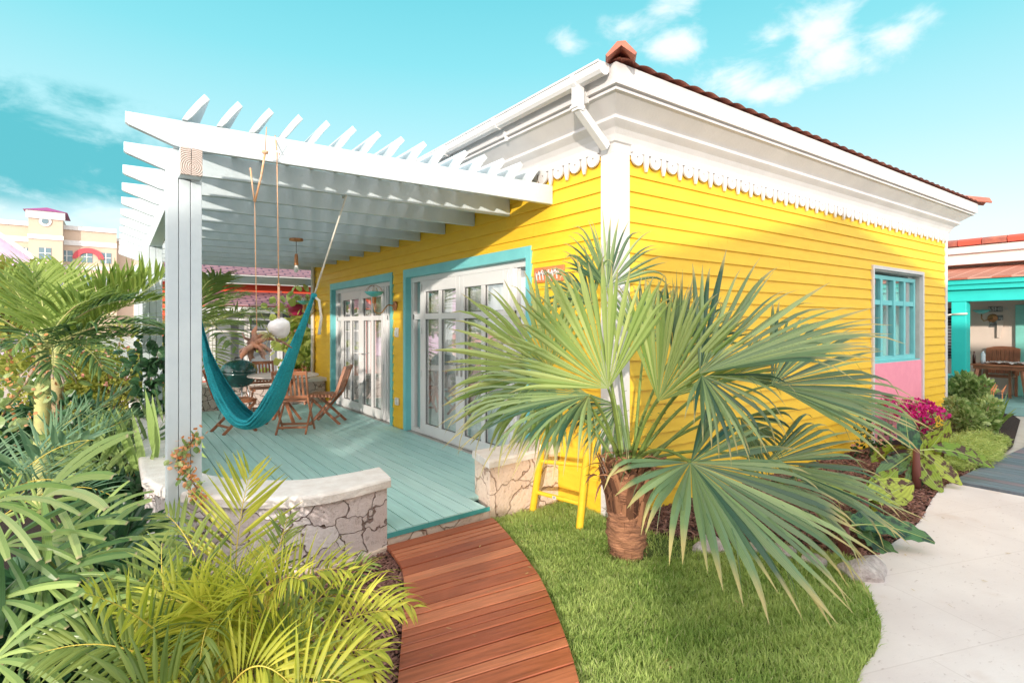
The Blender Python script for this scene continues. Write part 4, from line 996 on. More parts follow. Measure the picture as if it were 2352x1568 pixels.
for i in range(n_):
    for j in range(24): k = (j + 1) % 24; f.append((i * 24 + j, i * 24 + k, (i + 1) * 24 + k, (i + 1) * 24 + j))
b.add(v, f); put(b.build('shell', M['shell'], smooth=True), ln)
b = MB(); b.tube([hang(632, 312, .93), hang(636, 345, .84)], .005, 6); b.tube([hang(636, 350, .9), hang(638, 500), hang(640, 660)], .0038, 6); b.tube([hang(640, 655), hang(640, 740)], .008, 6)
b.lathe([(0, -.02), (.014, 0), (0, .02)], hang(640, 655), 8); b.tube([hang(632, 312, .93), hang(642, 356, .90)], .004, 5); put(b.build('cord', M['twine'], smooth=True), ln)

# ================================================================== LAMPS
pd = root_at('pendant_lamp', (-1.486, 4.536, 2.84), 'small copper pendant lamp with a bare bulb under the pergola joists', 'lamp')
pc = V3((-1.486, 4.46, 0)); b = MB(); b.lathe([(0, 2.848), (.09, 2.848), (.09, 2.82), (.03, 2.815), (0, 2.81)], pc, 20); put(b.build('ceiling_rose', M['copper']), pd)
b = MB(); b.tube([pc + V3((0, 0, 2.82)), pc + V3((0, 0, 2.63))], .004, 6); put(b.build('cable', M['black']), pd)
b = MB(); b.lathe([(0, 2.65), (.018, 2.64), (.024, 2.60), (.026, 2.53), (.03, 2.50), (.026, 2.49)], pc, 14); put(b.build('lamp_holder', M['copper'], smooth=True, auto=40), pd)
M['bulb'] = mat('bulb_glass', (0.9, 0.85, 0.8), rough=0.08)
b = MB(); b.lathe([(.014, 2.49), (.03, 2.46), (.034, 2.43), (.022, 2.40), (0, 2.39)], pc, 14); put(b.build('bulb', M['bulb'], smooth=True), pd)
M['enamelteal'] = mat('teal_enamel_shade', (0.16, 0.62, 0.60), (0.12, 0.5, 0.5), rough=0.25)
def wall_lamp(y, z, label, ext=0.34):
    r = root_at('wall_lamp', (0, y, z), label, 'lamp', 'copper wall lamps with teal shades on the yellow wall')
    b = MB(); b.lathe([(0, -.022), (.075, -.024), (.07, -.04), (.035, -.05), (.02, -.07), (0, -.07)], V3((0, y, z)), 20, axis='x'); put(b.build('wall_rose', M['copper']), r)
    pts = [V3((-.05, y, z)), V3((-.14, y, z + .01)), V3((-.20, y, z - .05)), V3((-.25, y, z - .11)), V3((-ext, y, z - .10)), V3((-ext - .02, y, z - .01)), V3((-ext - .02, y, z + .04))]
    sm_ = [cr(pts, i / 5) for i in range(31)]; b = MB(); b.tube(sm_, .010, 8); put(b.build('arm', M['brass'], smooth=True), r)
    c = V3((-ext - .02, y, z)); b = MB(); b.lathe([(0, .03), (.026, .03), (.03, .10), (.034, .13), (0, .13)], c, 16); put(b.build('lamp_holder', M['copper'], smooth=True, auto=40), r)
    b = MB(); b.lathe([(.03, .125), (.06, .14), (.11, .165), (.14, .20), (.135, .205), (.10, .175), (.04, .15)], c, 28); put(b.build('shade', M['enamelteal'], smooth=True), r)
    b = MB(); b.lathe([(.02, .15), (.045, .18), (.055, .22), (.04, .26), (0, .275)], c, 16); put(b.build('bulb', M['bulb'], smooth=True), r)
    b = MB()
    for k in range(3):
        a = k * math.pi / 3; b.tube([c + V3((math.cos(a) * .13 * math.cos(t), math.sin(a) * .13 * math.cos(t), .20 + .10 * math.sin(t))) for t in [math.pi * i / 10 for i in range(11)]], .0035, 5)
    put(b.build('wire_guard', M['brass']), r)
wall_lamp(4.52, 1.97, 'copper swan-neck wall lamp with upturned teal shade between the two French doors')
wall_lamp(8.25, 1.97, 'copper swan-neck wall lamp at the far end of the yellow wall behind the hammock rope')
# painted board by the right door
sg = root_at('painted_sign', (0, .86, 2.2), 'small orange painted board with white wave lettering on the yellow wall', 'sign')
M['orange'] = mat('orange_board', (0.75, 0.22, 0.08), rough=0.6)
b = MB(); b.box(-.040, -.022, .62, 1.08, 2.10, 2.25); put(b.build('board', M['orange'], bevel=.004), sg)
b = MB()
for k, (y0, h) in enumerate(((1.02, .085), (.97, .10), (.92, .09), (.87, .10), (.82, .085), (.77, .10), (.71, .09))):
    b.tube([(-.044, y0, 2.12), (-.044, y0 + .01, 2.12 + h), (-.044, y0 - .022, 2.13 + h * .5), (-.044, y0 - .035, 2.12 + h)], .010, 6)
put(b.build('lettering', M['white'], smooth=True), sg)
# ================================================================== PLANTS
DOWN = V3((0, 0, -1))
def strip(b, p, d, side, nrm, L, w_, K=6, droop=0.5, fuse=0.0, w0=0.02, t=0.5, fold=0.25, tipw=0.0, kink=0.0, shape='lance', curl=None):
    """one leaflet: starts at p, heads along d, bends under its weight; 3 points across"""
    v = []; tt = []; f = []; d = d.normalized(); q = V3(p); st = L / (K - 1)
    for k in range(K):
        s = k / (K - 1)
        if shape == 'lance': ww = w_ * (w0 + (1 - w0) * min(1, s / 0.3) ** 0.7) * (1 - max(0, (s - 0.3) / 0.7) ** 1.6 * (1 - tipw))
        elif shape == 'blunt': ww = w_ * (0.35 + 0.65 * min(1, s / 0.45)) * (1 - max(0, (s - .88) / .12) ** 2 * 0.35)
        elif shape == 'fan':   # widens linearly until the fuse, then tapers to a thread
            ww = w_ * (s / fuse) if s <= fuse else w_ * (1 - ((s - fuse) / (1 - fuse)) ** 1.8 * 0.97)
        else: ww = w_ * math.sin(math.pi * min(0.98, 0.03 + s * 0.95)) ** 0.75
        sd = (side - d * side.dot(d)).normalized(); nn = sd.cross(d)
        if nn.dot(nrm) < 0: nn = -nn
        h = nn * (ww * fold)
        v += [q - sd * ww - h * .5, q + h * .5, q + sd * ww - h * .5]; tt += [(t, s, 0.0), (t, s, 0.5), (t, s, 1.0)]
        if k < K - 1:
            q = q + d * st
            g_ = droop / (K - 1) * (0.15 if s < fuse else 1.0) * (1 + kink * max(0, s - .5) * 4)
            d = (d + DOWN * g_).normalized()
    for k in range(K - 1):
        a = k * 3; f += [(a, a + 1, a + 4, a + 3), (a + 1, a + 2, a + 5, a + 4)]
    b.add(v, f, tt)
def fan_leaf(hub, axis, nrm, R, spread, nseg, fuse=0.45, droop=0.6, rn=random, cup=0.34, wscale=1.0, back=0.0):
    cup = cup * rn.uniform(.6, 1.5); b = MB(); axis = axis.normalized(); nrm = (nrm - axis * nrm.dot(axis)).normalized(); side = nrm.cross(axis).normalized()
    dth = spread / nseg
    for i in range(nseg):
        th = (-0.5 + (i + .5) / nseg) * spread
        th += rn.uniform(-.35, .35) * dth; d = axis * math.cos(th) + side * math.sin(th) + nrm * (cup * (abs(th) / (spread / 2)) ** 1.5) * 1.0
        sd = (-axis * math.sin(th) + side * math.cos(th) + nrm * rn.uniform(-.38, .38)).normalized()
        L = R * (0.74 + 0.26 * math.cos(th * 0.75)) * rn.uniform(0.9, 1.07)
        fu = fuse * rn.uniform(0.9, 1.12); w_ = L * fu * math.tan(dth / 2) * 1.0 * wscale
        strip(b, hub, d, sd, nrm, L, w_, K=12, droop=droop * rn.uniform(0.6, 1.5), fuse=fu, t=min(1, max(0, rn.gauss(.45, .30))), fold=0.62, shape='fan', kink=rn.choice([0, 0.4, 1.5, 3.5, 7.0]))
        if rn.random() < 0.6:   # loose thread at the sinus
            strip(b, hub + d * L * fu, (d + V3((rn.uniform(-.3, .3), rn.uniform(-.3, .3), -.1))), sd, nrm, L * .35, 0.0025, K=6, droop=2.2, t=.3, w0=1, fold=0)
    return b
def pinnate(p0, p1, p2, n, LL, w_, ang=55, lift=0.35, droop=0.7, rn=random, start=0.12, shape='lance', nrm=None, K=6, trad=0.006, fold=0.3, bunch=0.0):
    b = MB(); r = MB(); KK = 24; pts = bez(p0, p1, p2, KK)
    r.tube(pts, [trad * (1 - 0.8 * i / (KK - 1)) for i in range(KK)], 5, tint=(0.5, 0, 0))
    for i in range(n):
        t = start + (1 - start) * (i + .5) / n
        for s in (-1, 1):
            tt = min(0.999, t + rn.uniform(-.4, .4) / n); x = tt * (KK - 1); k = int(x); p = pts[k].lerp(pts[min(KK - 1, k + 1)], x - k)
            d = (pts[min(KK - 1, k + 1)] - pts[max(0, k - 1)]).normalized(); up = nrm or V3((0, 0, 1))
            sd = d.cross(up);
            if sd.length < .1: sd = d.cross(-FWD)
            sd.normalize(); un = sd.cross(d).normalized()
            a = R_(ang * (1.12 - 0.62 * tt) + rn.uniform(-5, 5)); prof = math.sin(math.pi * (0.18 + 0.74 * tt)) ** 0.8
            dd = d * math.cos(a) + sd * (s * math.sin(a)) + un * (lift * rn.uniform(.6, 1.3))
            strip(b, p, dd, d, un, LL * prof * rn.uniform(.88, 1.08), w_ * rn.uniform(.85, 1.1), K=K, droop=droop * rn.uniform(.6, 1.4), t=min(1, max(0, rn.gauss(.5, .22))), fold=fold, shape=shape)
    return b, r
def fan_palm():
    base = V3((-0.47, -0.58, 0)); rn = random.Random(21)
    r = root_at('fan_palm', base, 'large fan palm with drooping blue green fans and fibrous brown trunk on the lawn', 'palm')
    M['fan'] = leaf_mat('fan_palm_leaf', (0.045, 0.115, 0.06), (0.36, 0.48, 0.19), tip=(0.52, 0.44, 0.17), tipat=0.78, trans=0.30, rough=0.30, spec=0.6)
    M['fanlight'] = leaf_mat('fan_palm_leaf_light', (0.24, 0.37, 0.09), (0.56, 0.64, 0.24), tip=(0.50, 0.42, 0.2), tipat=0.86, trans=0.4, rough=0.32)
    M['petiole'] = mat('palm_petiole', (0.20, 0.27, 0.06), (0.12, 0.18, 0.04), rough=0.5, scale=10)
    M['fibre'] = leaf_mat('palm_fibre', (0.06, 0.022, 0.012), (0.40, 0.19, 0.10), trans=0.1, rough=0.9)
    M['trunk'] = mat('palm_trunk', (0.46, 0.22, 0.12), (0.16, 0.07, 0.04), rough=0.95, scale=9, stretch=(1, 1, 7), bump=1.0, bscale=22)
    # trunk: bulging base with shaggy rings
    b = MB(); n_ = 28; v = []; f = []; tt = []; H = 26
    for k in range(H + 1):
        s = k / H; z = -0.02 + s * 0.66; rad = 0.108 + 0.030 * math.sin(min(1, s * 1.5) * math.pi) + (0.025 * max(0, s - .5) * 2) + 0.007 * ((k % 3) - 1)
        if s < .12: rad -= .02 * (1 - s / .12)
        cx_, cy_ = base.x + 0.0 - .02 * math.sin(s * 2.5), base.y - .00 * s
        for i in range(n_):
            a = 2 * math.pi * i / n_; rr = rad * (1 + .05 * math.sin(a * 5 + k) + rn.uniform(-.03, .03)); v.append((cx_ + rr * math.cos(a), cy_ + rr * math.sin(a), z)); tt.append((.5, .5, .5))
    for k in range(H):
        for i in range(n_): j = (i + 1) % n_; f.append((k * n_ + i, k * n_ + j, (k + 1) * n_ + j, (k + 1) * n_ + i))
    b.add(v, f, tt); put(b.build('trunk', M['trunk'], smooth=True), r)
    b = MB()      # old leaf bases and hairy fibre round the upper trunk
    for i in range(60):
        a = rn.uniform(0, 6.28); z = rn.uniform(.22, .60); rad = .126 + .01 * z; o = V3((math.cos(a), math.sin(a), 0)); sd = V3((-math.sin(a), math.cos(a), 0))
        p = base + o * rad + V3((0, 0, z)); L = rn.uniform(.13, .24)
        strip(b, p, (o * (.15 + .9 * (z - .2)) + UP).normalized(), sd, o, L * 1.1, rn.uniform(.018, .036), K=5, droop=-.0, t=rn.random(), w0=.9, fold=.5, tipw=.5)
    for i in range(800):
        a = rn.uniform(0, 6.28); z = rn.uniform(.02, .68); rad = .130 if z > .2 else .126; o = V3((math.cos(a), math.sin(a), 0)); sd = V3((-math.sin(a), math.cos(a), 0))
        p = base + o * rad + V3((0, 0, z)); L = rn.uniform(.03, .11) * (1 if z > .25 else .55)
        strip(b, p, (o * .5 + sd * rn.uniform(-1.3, 1.3) + UP * rn.uniform(-1, .8)), UP.cross(o), o, L, rn.uniform(.001, .0028), K=4, droop=.8, t=rn.random(), w0=1, fold=0)
    put(b.build('trunk_fibre', M['fibre']), r)
    crown = base + V3((0, 0, .62))
    C_ = lambda px, py, d: P(px, py, d)
    L_ = [  # hub px,py,depth ; axis r,u,f ; normal r,u,f ; R ; spread ; nseg ; fuse ; droop ; light
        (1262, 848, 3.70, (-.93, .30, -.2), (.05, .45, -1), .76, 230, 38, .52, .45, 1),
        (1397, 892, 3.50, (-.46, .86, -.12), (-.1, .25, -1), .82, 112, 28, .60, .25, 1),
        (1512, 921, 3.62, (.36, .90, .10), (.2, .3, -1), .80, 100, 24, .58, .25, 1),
        (1607, 858, 3.55, (.88, .46, -.05), (-.35, .86, -.45), 1.08, 125, 28, .50, .45, 0),
        (1612, 862, 3.50, (.30, -.55, -.60), (0, .8, -.6), .62, 110, 16, .40, 1.5, 0),
        (1772, 884, 4.00, (.97, .12, .0), (-.12, .80, -.60), 1.00, 140, 30, .50, .75, 0),
        (1353, 907, 3.45, (-.88, -.02, -.35), (-.1, .96, -.4), .98, 125, 32, .44, 1.45, 0),
        (1395, 660, 4.05, (.0, 1, .05), (.35, .15, -1), .56, 150, 22, .42, .9, 0),
        (1360, 700, 4.10, (-.6, .75, .05), (-.3, .4, -1), .46, 110, 16, .42, 1.3, 0),
        (1690, 860, 4.3, (.9, .3, .2), (.2, .4, -1), .42, 90, 16, .6, .3, 0),
        (1586, 1062, 3.15, (.72, -.40, -.55), (.24, .90, -.36), 1.00, 225, 40, .52, .66, 0),
        (1762, 1062, 3.95, (.94, -.12, -.05), (0, .9, -.42), .95, 110, 24, .5, .7, 0),
        (1800, 1110, 4.0, (.80, -.50, .1), (.1, .85, -.5), .72, 110, 20, .5, .8, 0),
        (1560, 860, 4.30, (.25, 1, .2), (.4, .2, -1), .78, 70, 14, .42, .3, 0),
        (1480, 800, 4.30, (.1, 1, .2), (.1, .2, -1), .58, 110, 20, .5, .5, 0),
        (1420, 930, 4.15, (-.5, -.6, .1), (-.1, .7, -.8), .50, 140, 20, .45, 1.2, 0),
        (1700, 960, 4.2, (.6, -.6, .1), (.1, .5, -1), .55, 120, 18, .45, 1.0, 0),
        (1545, 820, 4.1, (.55, .8, .1), (-.2, .2, -1), .62, 90, 18, .45, .8, 0),
        (1290, 930, 4.15, (-.8, -.2, .2), (-.1, .6, -1), .50, 140, 20, .42, 1.1, 0),
    ]
    for (px, py, dd, ax, nr, R, spd, ns, fu, dr_, li) in L_:
        hub = C_(px, py, dd); a = D(*ax); nn = D(*nr)
        b = fan_leaf(hub, a, nn, R, R_(spd), ns, fu, dr_, rn)
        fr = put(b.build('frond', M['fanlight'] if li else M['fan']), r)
        pb = MB(); c0 = crown + V3((rn.uniform(-.06, .06), rn.uniform(-.06, .06), rn.uniform(-.06, .02)))
        md = c0.lerp(hub, .5) + V3((0, 0, .10 + .12 * (hub - c0).length)) if py < 1000 else c0.lerp(hub, .45) + V3((0, 0, .22))
        pts = bez(c0, md, hub, 12); pb.tube(pts, [.014 - .006 * i / 11 for i in range(12)], 6)
        for k in range(14):    # thorns along the stalk
            q = pts[min(11, k * 10 // 14)]; dn = RIGHT * rn.choice([-1, 1]); pb.bar(q, q + dn * .028 + UP * .008, .004, .003)
        pt_ = pb.build('petiole', M['petiole'], fr); pt_.matrix_parent_inverse = Matrix()
    b = MB()
    for i in range(90):
        p = crown + V3((rn.gauss(0, .10), rn.gauss(0, .10), rn.uniform(-.12, .12))); d = V3((rn.gauss(0, 1), rn.gauss(0, 1), rn.uniform(-.2, 1.0))); strip(b, p, d, d.orthogonal(), UP, rn.uniform(.08, .26), rn.uniform(.002, .012), K=6, droop=1.6, t=rn.random(), w0=.5)
    put(b.build('dead_leaves', M['fibre']), r)
    # dry broken stubs and a bud
    b = MB()
    for (x, y) in ((1402, 1078), (1420, 1050), (1478, 1060), (1550, 1075), (1530, 1050)):
        q = P(x, y, 3.8); b.tube([crown + V3((0, 0, -.06)), crown.lerp(q, .6), q], [.028, .018, .008], 6)
    put(b.build('leaf_stub', M['trunk'], smooth=True), r)
fan_palm()

# feathery foreground palm (yellow green), its fronds arching out of one clump
def areca():
    rn = random.Random(8); base = V3((-2.98, -0.62, 0))
    r = root_at('areca_palm', base, 'bright yellow green feather palm filling the foreground left of the red boardwalk', 'palm')
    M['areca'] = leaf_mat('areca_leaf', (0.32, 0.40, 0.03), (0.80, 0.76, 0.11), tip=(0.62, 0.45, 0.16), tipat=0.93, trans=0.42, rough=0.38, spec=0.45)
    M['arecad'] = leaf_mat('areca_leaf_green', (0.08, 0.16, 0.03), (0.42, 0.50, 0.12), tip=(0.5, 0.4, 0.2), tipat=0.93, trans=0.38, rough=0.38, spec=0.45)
    M['areca_stem'] = mat('areca_rachis', (0.72, 0.52, 0.08), (0.58, 0.50, 0.10), rough=0.4, scale=8)
    FR = [ # p0, p1, p2 (px,py,depth)  n, leaflet, width, lift, droop, light
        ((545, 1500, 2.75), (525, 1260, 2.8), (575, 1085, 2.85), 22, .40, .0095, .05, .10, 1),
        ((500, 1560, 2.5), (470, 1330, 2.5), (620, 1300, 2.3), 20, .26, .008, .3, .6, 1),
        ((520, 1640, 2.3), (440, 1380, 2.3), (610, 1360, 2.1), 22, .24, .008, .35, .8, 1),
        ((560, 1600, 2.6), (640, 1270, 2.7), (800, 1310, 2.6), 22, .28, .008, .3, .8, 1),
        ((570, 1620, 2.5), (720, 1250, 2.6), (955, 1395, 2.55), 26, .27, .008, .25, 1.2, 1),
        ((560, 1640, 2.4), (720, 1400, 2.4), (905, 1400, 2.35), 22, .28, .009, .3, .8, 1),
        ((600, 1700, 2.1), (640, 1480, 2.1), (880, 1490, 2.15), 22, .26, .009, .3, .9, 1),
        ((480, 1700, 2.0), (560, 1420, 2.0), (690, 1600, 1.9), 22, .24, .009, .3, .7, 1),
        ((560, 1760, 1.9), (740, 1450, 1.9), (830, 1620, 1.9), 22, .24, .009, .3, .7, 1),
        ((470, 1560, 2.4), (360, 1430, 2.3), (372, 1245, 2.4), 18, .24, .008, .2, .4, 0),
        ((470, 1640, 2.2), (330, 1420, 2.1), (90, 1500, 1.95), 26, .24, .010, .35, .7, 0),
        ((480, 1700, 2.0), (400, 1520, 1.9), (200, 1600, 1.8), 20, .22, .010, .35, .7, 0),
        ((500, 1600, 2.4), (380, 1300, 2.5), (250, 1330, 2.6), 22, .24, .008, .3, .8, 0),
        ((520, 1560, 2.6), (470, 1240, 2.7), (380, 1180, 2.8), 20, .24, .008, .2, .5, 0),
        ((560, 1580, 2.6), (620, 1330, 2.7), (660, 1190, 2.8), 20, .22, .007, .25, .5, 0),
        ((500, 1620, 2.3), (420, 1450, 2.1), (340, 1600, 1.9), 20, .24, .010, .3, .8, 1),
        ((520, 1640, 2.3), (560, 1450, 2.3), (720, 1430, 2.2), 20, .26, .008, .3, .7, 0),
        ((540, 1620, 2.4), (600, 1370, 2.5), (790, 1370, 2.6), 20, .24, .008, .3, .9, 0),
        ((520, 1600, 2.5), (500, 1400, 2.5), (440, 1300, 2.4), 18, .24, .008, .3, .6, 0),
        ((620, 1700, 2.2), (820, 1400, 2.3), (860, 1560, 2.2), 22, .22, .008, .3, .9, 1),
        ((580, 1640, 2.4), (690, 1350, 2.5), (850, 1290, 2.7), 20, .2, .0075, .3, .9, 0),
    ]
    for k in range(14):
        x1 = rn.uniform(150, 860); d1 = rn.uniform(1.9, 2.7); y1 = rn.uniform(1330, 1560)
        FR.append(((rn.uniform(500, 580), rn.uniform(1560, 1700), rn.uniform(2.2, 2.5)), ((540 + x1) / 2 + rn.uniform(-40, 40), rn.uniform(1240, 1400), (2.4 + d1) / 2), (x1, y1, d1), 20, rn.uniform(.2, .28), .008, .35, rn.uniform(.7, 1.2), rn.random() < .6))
    for (a, c, e, n, LL, w_, li, dr_, lt) in FR:
        b, rr = pinnate(P(*a), P(*c), P(*e), n, LL, w_, lift=li, droop=dr_, rn=rn, ang=62, K=7, start=.18, nrm=(UP * .75 - FWD * .5).normalized())
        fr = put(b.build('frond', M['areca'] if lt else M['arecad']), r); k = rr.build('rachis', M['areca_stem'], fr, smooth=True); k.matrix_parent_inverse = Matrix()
    b = MB()
    for k in range(9):
        a = rn.uniform(0, 6.28); p = base + V3((math.cos(a) * .12, math.sin(a) * .12, -.02)); b.tube([p, p + V3((math.cos(a) * .05, math.sin(a) * .05, .2)), p + V3((math.cos(a) * .12, math.sin(a) * .12, .38))], [.018, .014, .009], 8)
    put(b.build('stem', M['areca_stem'], smooth=True), r)
areca()

# lady palms: long-stalked hands of a few broad blunt fingers
def lady_palm(base, leaves, label, seed):
    rn = random.Random(seed)
    r = root_at('lady_palm', base, label, 'palm', 'lady palms in the left planting')
    if 'lady' not in M:
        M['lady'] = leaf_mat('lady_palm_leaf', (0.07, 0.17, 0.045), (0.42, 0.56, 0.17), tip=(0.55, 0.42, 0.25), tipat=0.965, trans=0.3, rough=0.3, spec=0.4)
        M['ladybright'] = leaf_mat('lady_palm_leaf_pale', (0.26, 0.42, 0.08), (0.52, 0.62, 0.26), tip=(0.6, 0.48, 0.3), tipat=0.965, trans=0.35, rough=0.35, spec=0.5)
        M['ladystem'] = mat('lady_palm_stem', (0.25, 0.33, 0.10), (0.2, 0.2, 0.08), rough=0.6)
    for (px, py, d, ax, R, n, spd, br) in leaves:
        hub = P(px, py, d); b = MB(); axis = D(*ax); nn = D(rn.uniform(-.3, .3), .75, -.75); nn = (nn - axis * nn.dot(axis)).normalized(); side = nn.cross(axis).normalized(); sp_ = R_(spd)
        for i in range(n):
            th = (-.5 + (i + .5) / n) * sp_ + rn.uniform(-.05, .05); dd = axis * math.cos(th) + side * math.sin(th) + nn * .15; sd = -axis * math.sin(th) + side * math.cos(th)
            strip(b, hub, dd, sd, nn, R * rn.uniform(.8, 1.1), R * rn.uniform(.030, .052), K=9, droop=rn.uniform(.5, 1.5), t=rn.random(), fold=.5, shape='blunt')
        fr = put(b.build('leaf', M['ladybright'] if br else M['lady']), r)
        pb = MB(); pb.tube(bez(base + V3((rn.uniform(-.1, .1), rn.uniform(-.1, .1), 0)), base.lerp(hub, .4) + V3((0, 0, .25)), hub, 10), .006, 5)
        k = pb.build('petiole', M['ladystem'], fr); k.matrix_parent_inverse = Matrix()
lady_palm(V3((-3.55, 0.1, 0)), [(97, 1142, 2.6, (.9, .45, -.1), .50, 6, 120, 1), (106, 1249, 2.5, (.85, .1, -.2), .38, 9, 190, 0), (0, 1255, 2.3, (.6, -.4, -.2), .36, 9, 200, 0),
    (95, 1336, 2.3, (.8, -.3, -.2), .36, 9, 190, 0), (-10, 1380, 2.2, (.8, -.1, -.2), .36, 8, 180, 0), (60, 1480, 2.1, (.8, -.3, -.2), .34, 9, 200, 0), (180, 1290, 2.7, (.9, -.1, 0), .36, 8, 180, 0),
    (-40, 1160, 2.2, (.8, -.25, -.1), .34, 7, 150, 1), (190, 1400, 2.6, (.7, -.4, -.2), .34, 9, 200, 0), (-20, 1520, 2.0, (.9, 0, -.2), .32, 8, 180, 0), (150, 1230, 3.0, (.7, .3, 0), .32, 8, 190, 0)],
    'lady palm with broad blunt leaf fingers filling the bottom left corner', 31)
lady_palm(V3((-3.55, 0.9, 0)), [(200, 1220, 3.3, (.9, .1, -.1), .42, 9, 190, 0), (260, 1290, 3.2, (.8, -.3, -.1), .40, 9, 200, 0), (90, 1170, 3.6, (-.4, .8, 0), .30, 8, 190, 0),
    (310, 1230, 3.4, (.7, -.5, -.1), .40, 8, 190, 0), (20, 1160, 3.6, (.3, .8, 0), .3, 8, 180, 0), (230, 1370, 3.0, (.4, -.7, -.1), .40, 9, 200, 0), (330, 1320, 3.3, (.3, -.8, 0), .36, 8, 190, 0)],
    'lady palm with darker leaf hands between the corner clump and the front post', 32)
def feather_clump():
    rn = random.Random(77); base = V3((-4.35, 1.7, 0)); r = root_at('feather_palm', base, 'blue-green feather palm clump with short upright leaflets at the left edge below the palm trunks', 'palm')
    M['bluegreen'] = leaf_mat('blue_green_leaf', (0.09, 0.22, 0.13), (0.28, 0.42, 0.22), trans=.35, rough=.35)
    for (c, e_, n, LL, w_) in [((60, 1010, 3.7), (215, 1010, 3.6), 12, .42, .022), ((20, 1060, 3.7), (160, 1110, 3.5), 26, .34, .007), ((-40, 1000, 3.8), (40, 1090, 3.5), 24, .34, .007), ((120, 1060, 3.9), (260, 1140, 3.7), 22, .34, .008),
                              ((110, 980, 4.2), (190, 950, 4.3), 22, .36, .009), ((-20, 960, 4.2), (-60, 960, 4.2), 20, .36, .009), ((180, 1000, 4.6), (300, 960, 4.8), 24, .4, .010), ((160, 960, 5.0), (290, 900, 5.2), 26, .42, .010)]:
        b, rr = pinnate(V3((base.x, base.y, .15)), P(*c), P(*e_), n, LL, w_, lift=.5, droop=.5, rn=rn, ang=58, K=6, start=.2, fold=.4)
        fr = put(b.build('frond', M['bluegreen']), r); k = rr.build('rachis', M['areca_stem'], fr); k.matrix_parent_inverse = Matrix()
feather_clump()

# Christmas palms: smooth ringed trunks and arching feather crowns
def xmas_palm(base, crown, fronds, label, seed, trad=.062):
    rn = random.Random(seed); r = root_at('christmas_palm', base, label, 'palm', 'palms with smooth green trunks left of the pergola')
    if 'xmas' not in M:
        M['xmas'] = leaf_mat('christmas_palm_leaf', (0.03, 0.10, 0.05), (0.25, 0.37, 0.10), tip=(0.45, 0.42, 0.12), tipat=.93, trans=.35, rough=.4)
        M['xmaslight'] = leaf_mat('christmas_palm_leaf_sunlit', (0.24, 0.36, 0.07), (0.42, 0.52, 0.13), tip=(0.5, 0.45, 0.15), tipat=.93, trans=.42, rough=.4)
        M['xtrunk'] = mat('smooth_green_trunk', (0.50, 0.50, 0.18), (0.34, 0.38, 0.14), rough=.6, scale=2, stretch=(1, 1, 9), bump=.3, c3=(.36, .24, .13), s3=3)
        M['husk'] = mat('dry_husk', (0.52, 0.42, 0.36), (0.36, 0.26, 0.20), rough=.9, scale=10)
    b = MB(); K = 14; pts = [base.lerp(crown, i / (K - 1)) for i in range(K)]; b.tube(pts, [trad * (1.25 - .35 * i / (K - 1)) for i in range(K)], 14); put(b.build('trunk', M['xtrunk'], smooth=True), r)
    b = MB(); b.tube([crown - V3((0, 0, .02)), crown + V3((0, 0, .25)), crown + V3((.02, 0, .5))], [trad * .9, trad * .7, trad * .25], 10); put(b.build('crown_shaft', M['xtrunk'], smooth=True), r)
    if fronds and fronds[0][-1] != 'n':
        b = MB()
        for i in range(12):
            a = rn.uniform(0, 6.28); strip(b, crown + V3((math.cos(a) * trad, math.sin(a) * trad, .05)), V3((math.cos(a), math.sin(a), -.6)), V3((-math.sin(a), math.cos(a), 0)), UP, rn.uniform(.12, .28), .015, K=5, droop=2.0, t=rn.random())
        put(b.build('dry_husk', M['husk']), r)
    for (c, e, n, LL, w_, li, dr_, lt) in fronds:
        b, rr = pinnate(crown + V3((0, 0, .18)), P(*c), P(*e), n, LL, w_, lift=li, droop=dr_, rn=rn, ang=58, K=6, start=.15, trad=.010)
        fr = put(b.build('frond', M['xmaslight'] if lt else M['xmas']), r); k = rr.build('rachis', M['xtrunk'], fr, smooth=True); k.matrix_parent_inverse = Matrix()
ca = P(98, 850, 5.0)
xmas_palm(V3((ca.x, ca.y, 0)), ca, [
    ((150, 700, 5.0), (205, 690, 4.9), 22, .48, .016, .35, .5, 1), ((60, 680, 5.1), (10, 640, 5.1), 22, .50, .017, .4, .5, 1), ((110, 680, 5.2), (70, 620, 5.3), 22, .5, .017, .4, .4, 1),
    ((230, 720, 4.9), (372, 752, 5.3), 26, .50, .017, .3, .9, 0), ((200, 760, 4.7), (235, 850, 4.6), 22, .45, .014, .3, .9, 0), ((40, 780, 4.8), (-60, 830, 4.7), 22, .48, .015, .3, .9, 0),
    ((10, 720, 5.0), (-80, 700, 5.0), 22, .5, .016, .3, .7, 1), ((130, 760, 4.6), (120, 860, 4.4), 20, .42, .013, .3, .9, 0), ((180, 700, 5.3), (290, 690, 5.3), 22, .48, .016, .35, .7, 0), ((90, 730, 4.6), (30, 800, 4.3), 20, .42, .014, .3, .8, 0)],
    'nearest green-trunked palm at the left edge with dark drooping fronds', 41)
cb_ = P(131, 858, 6.1)
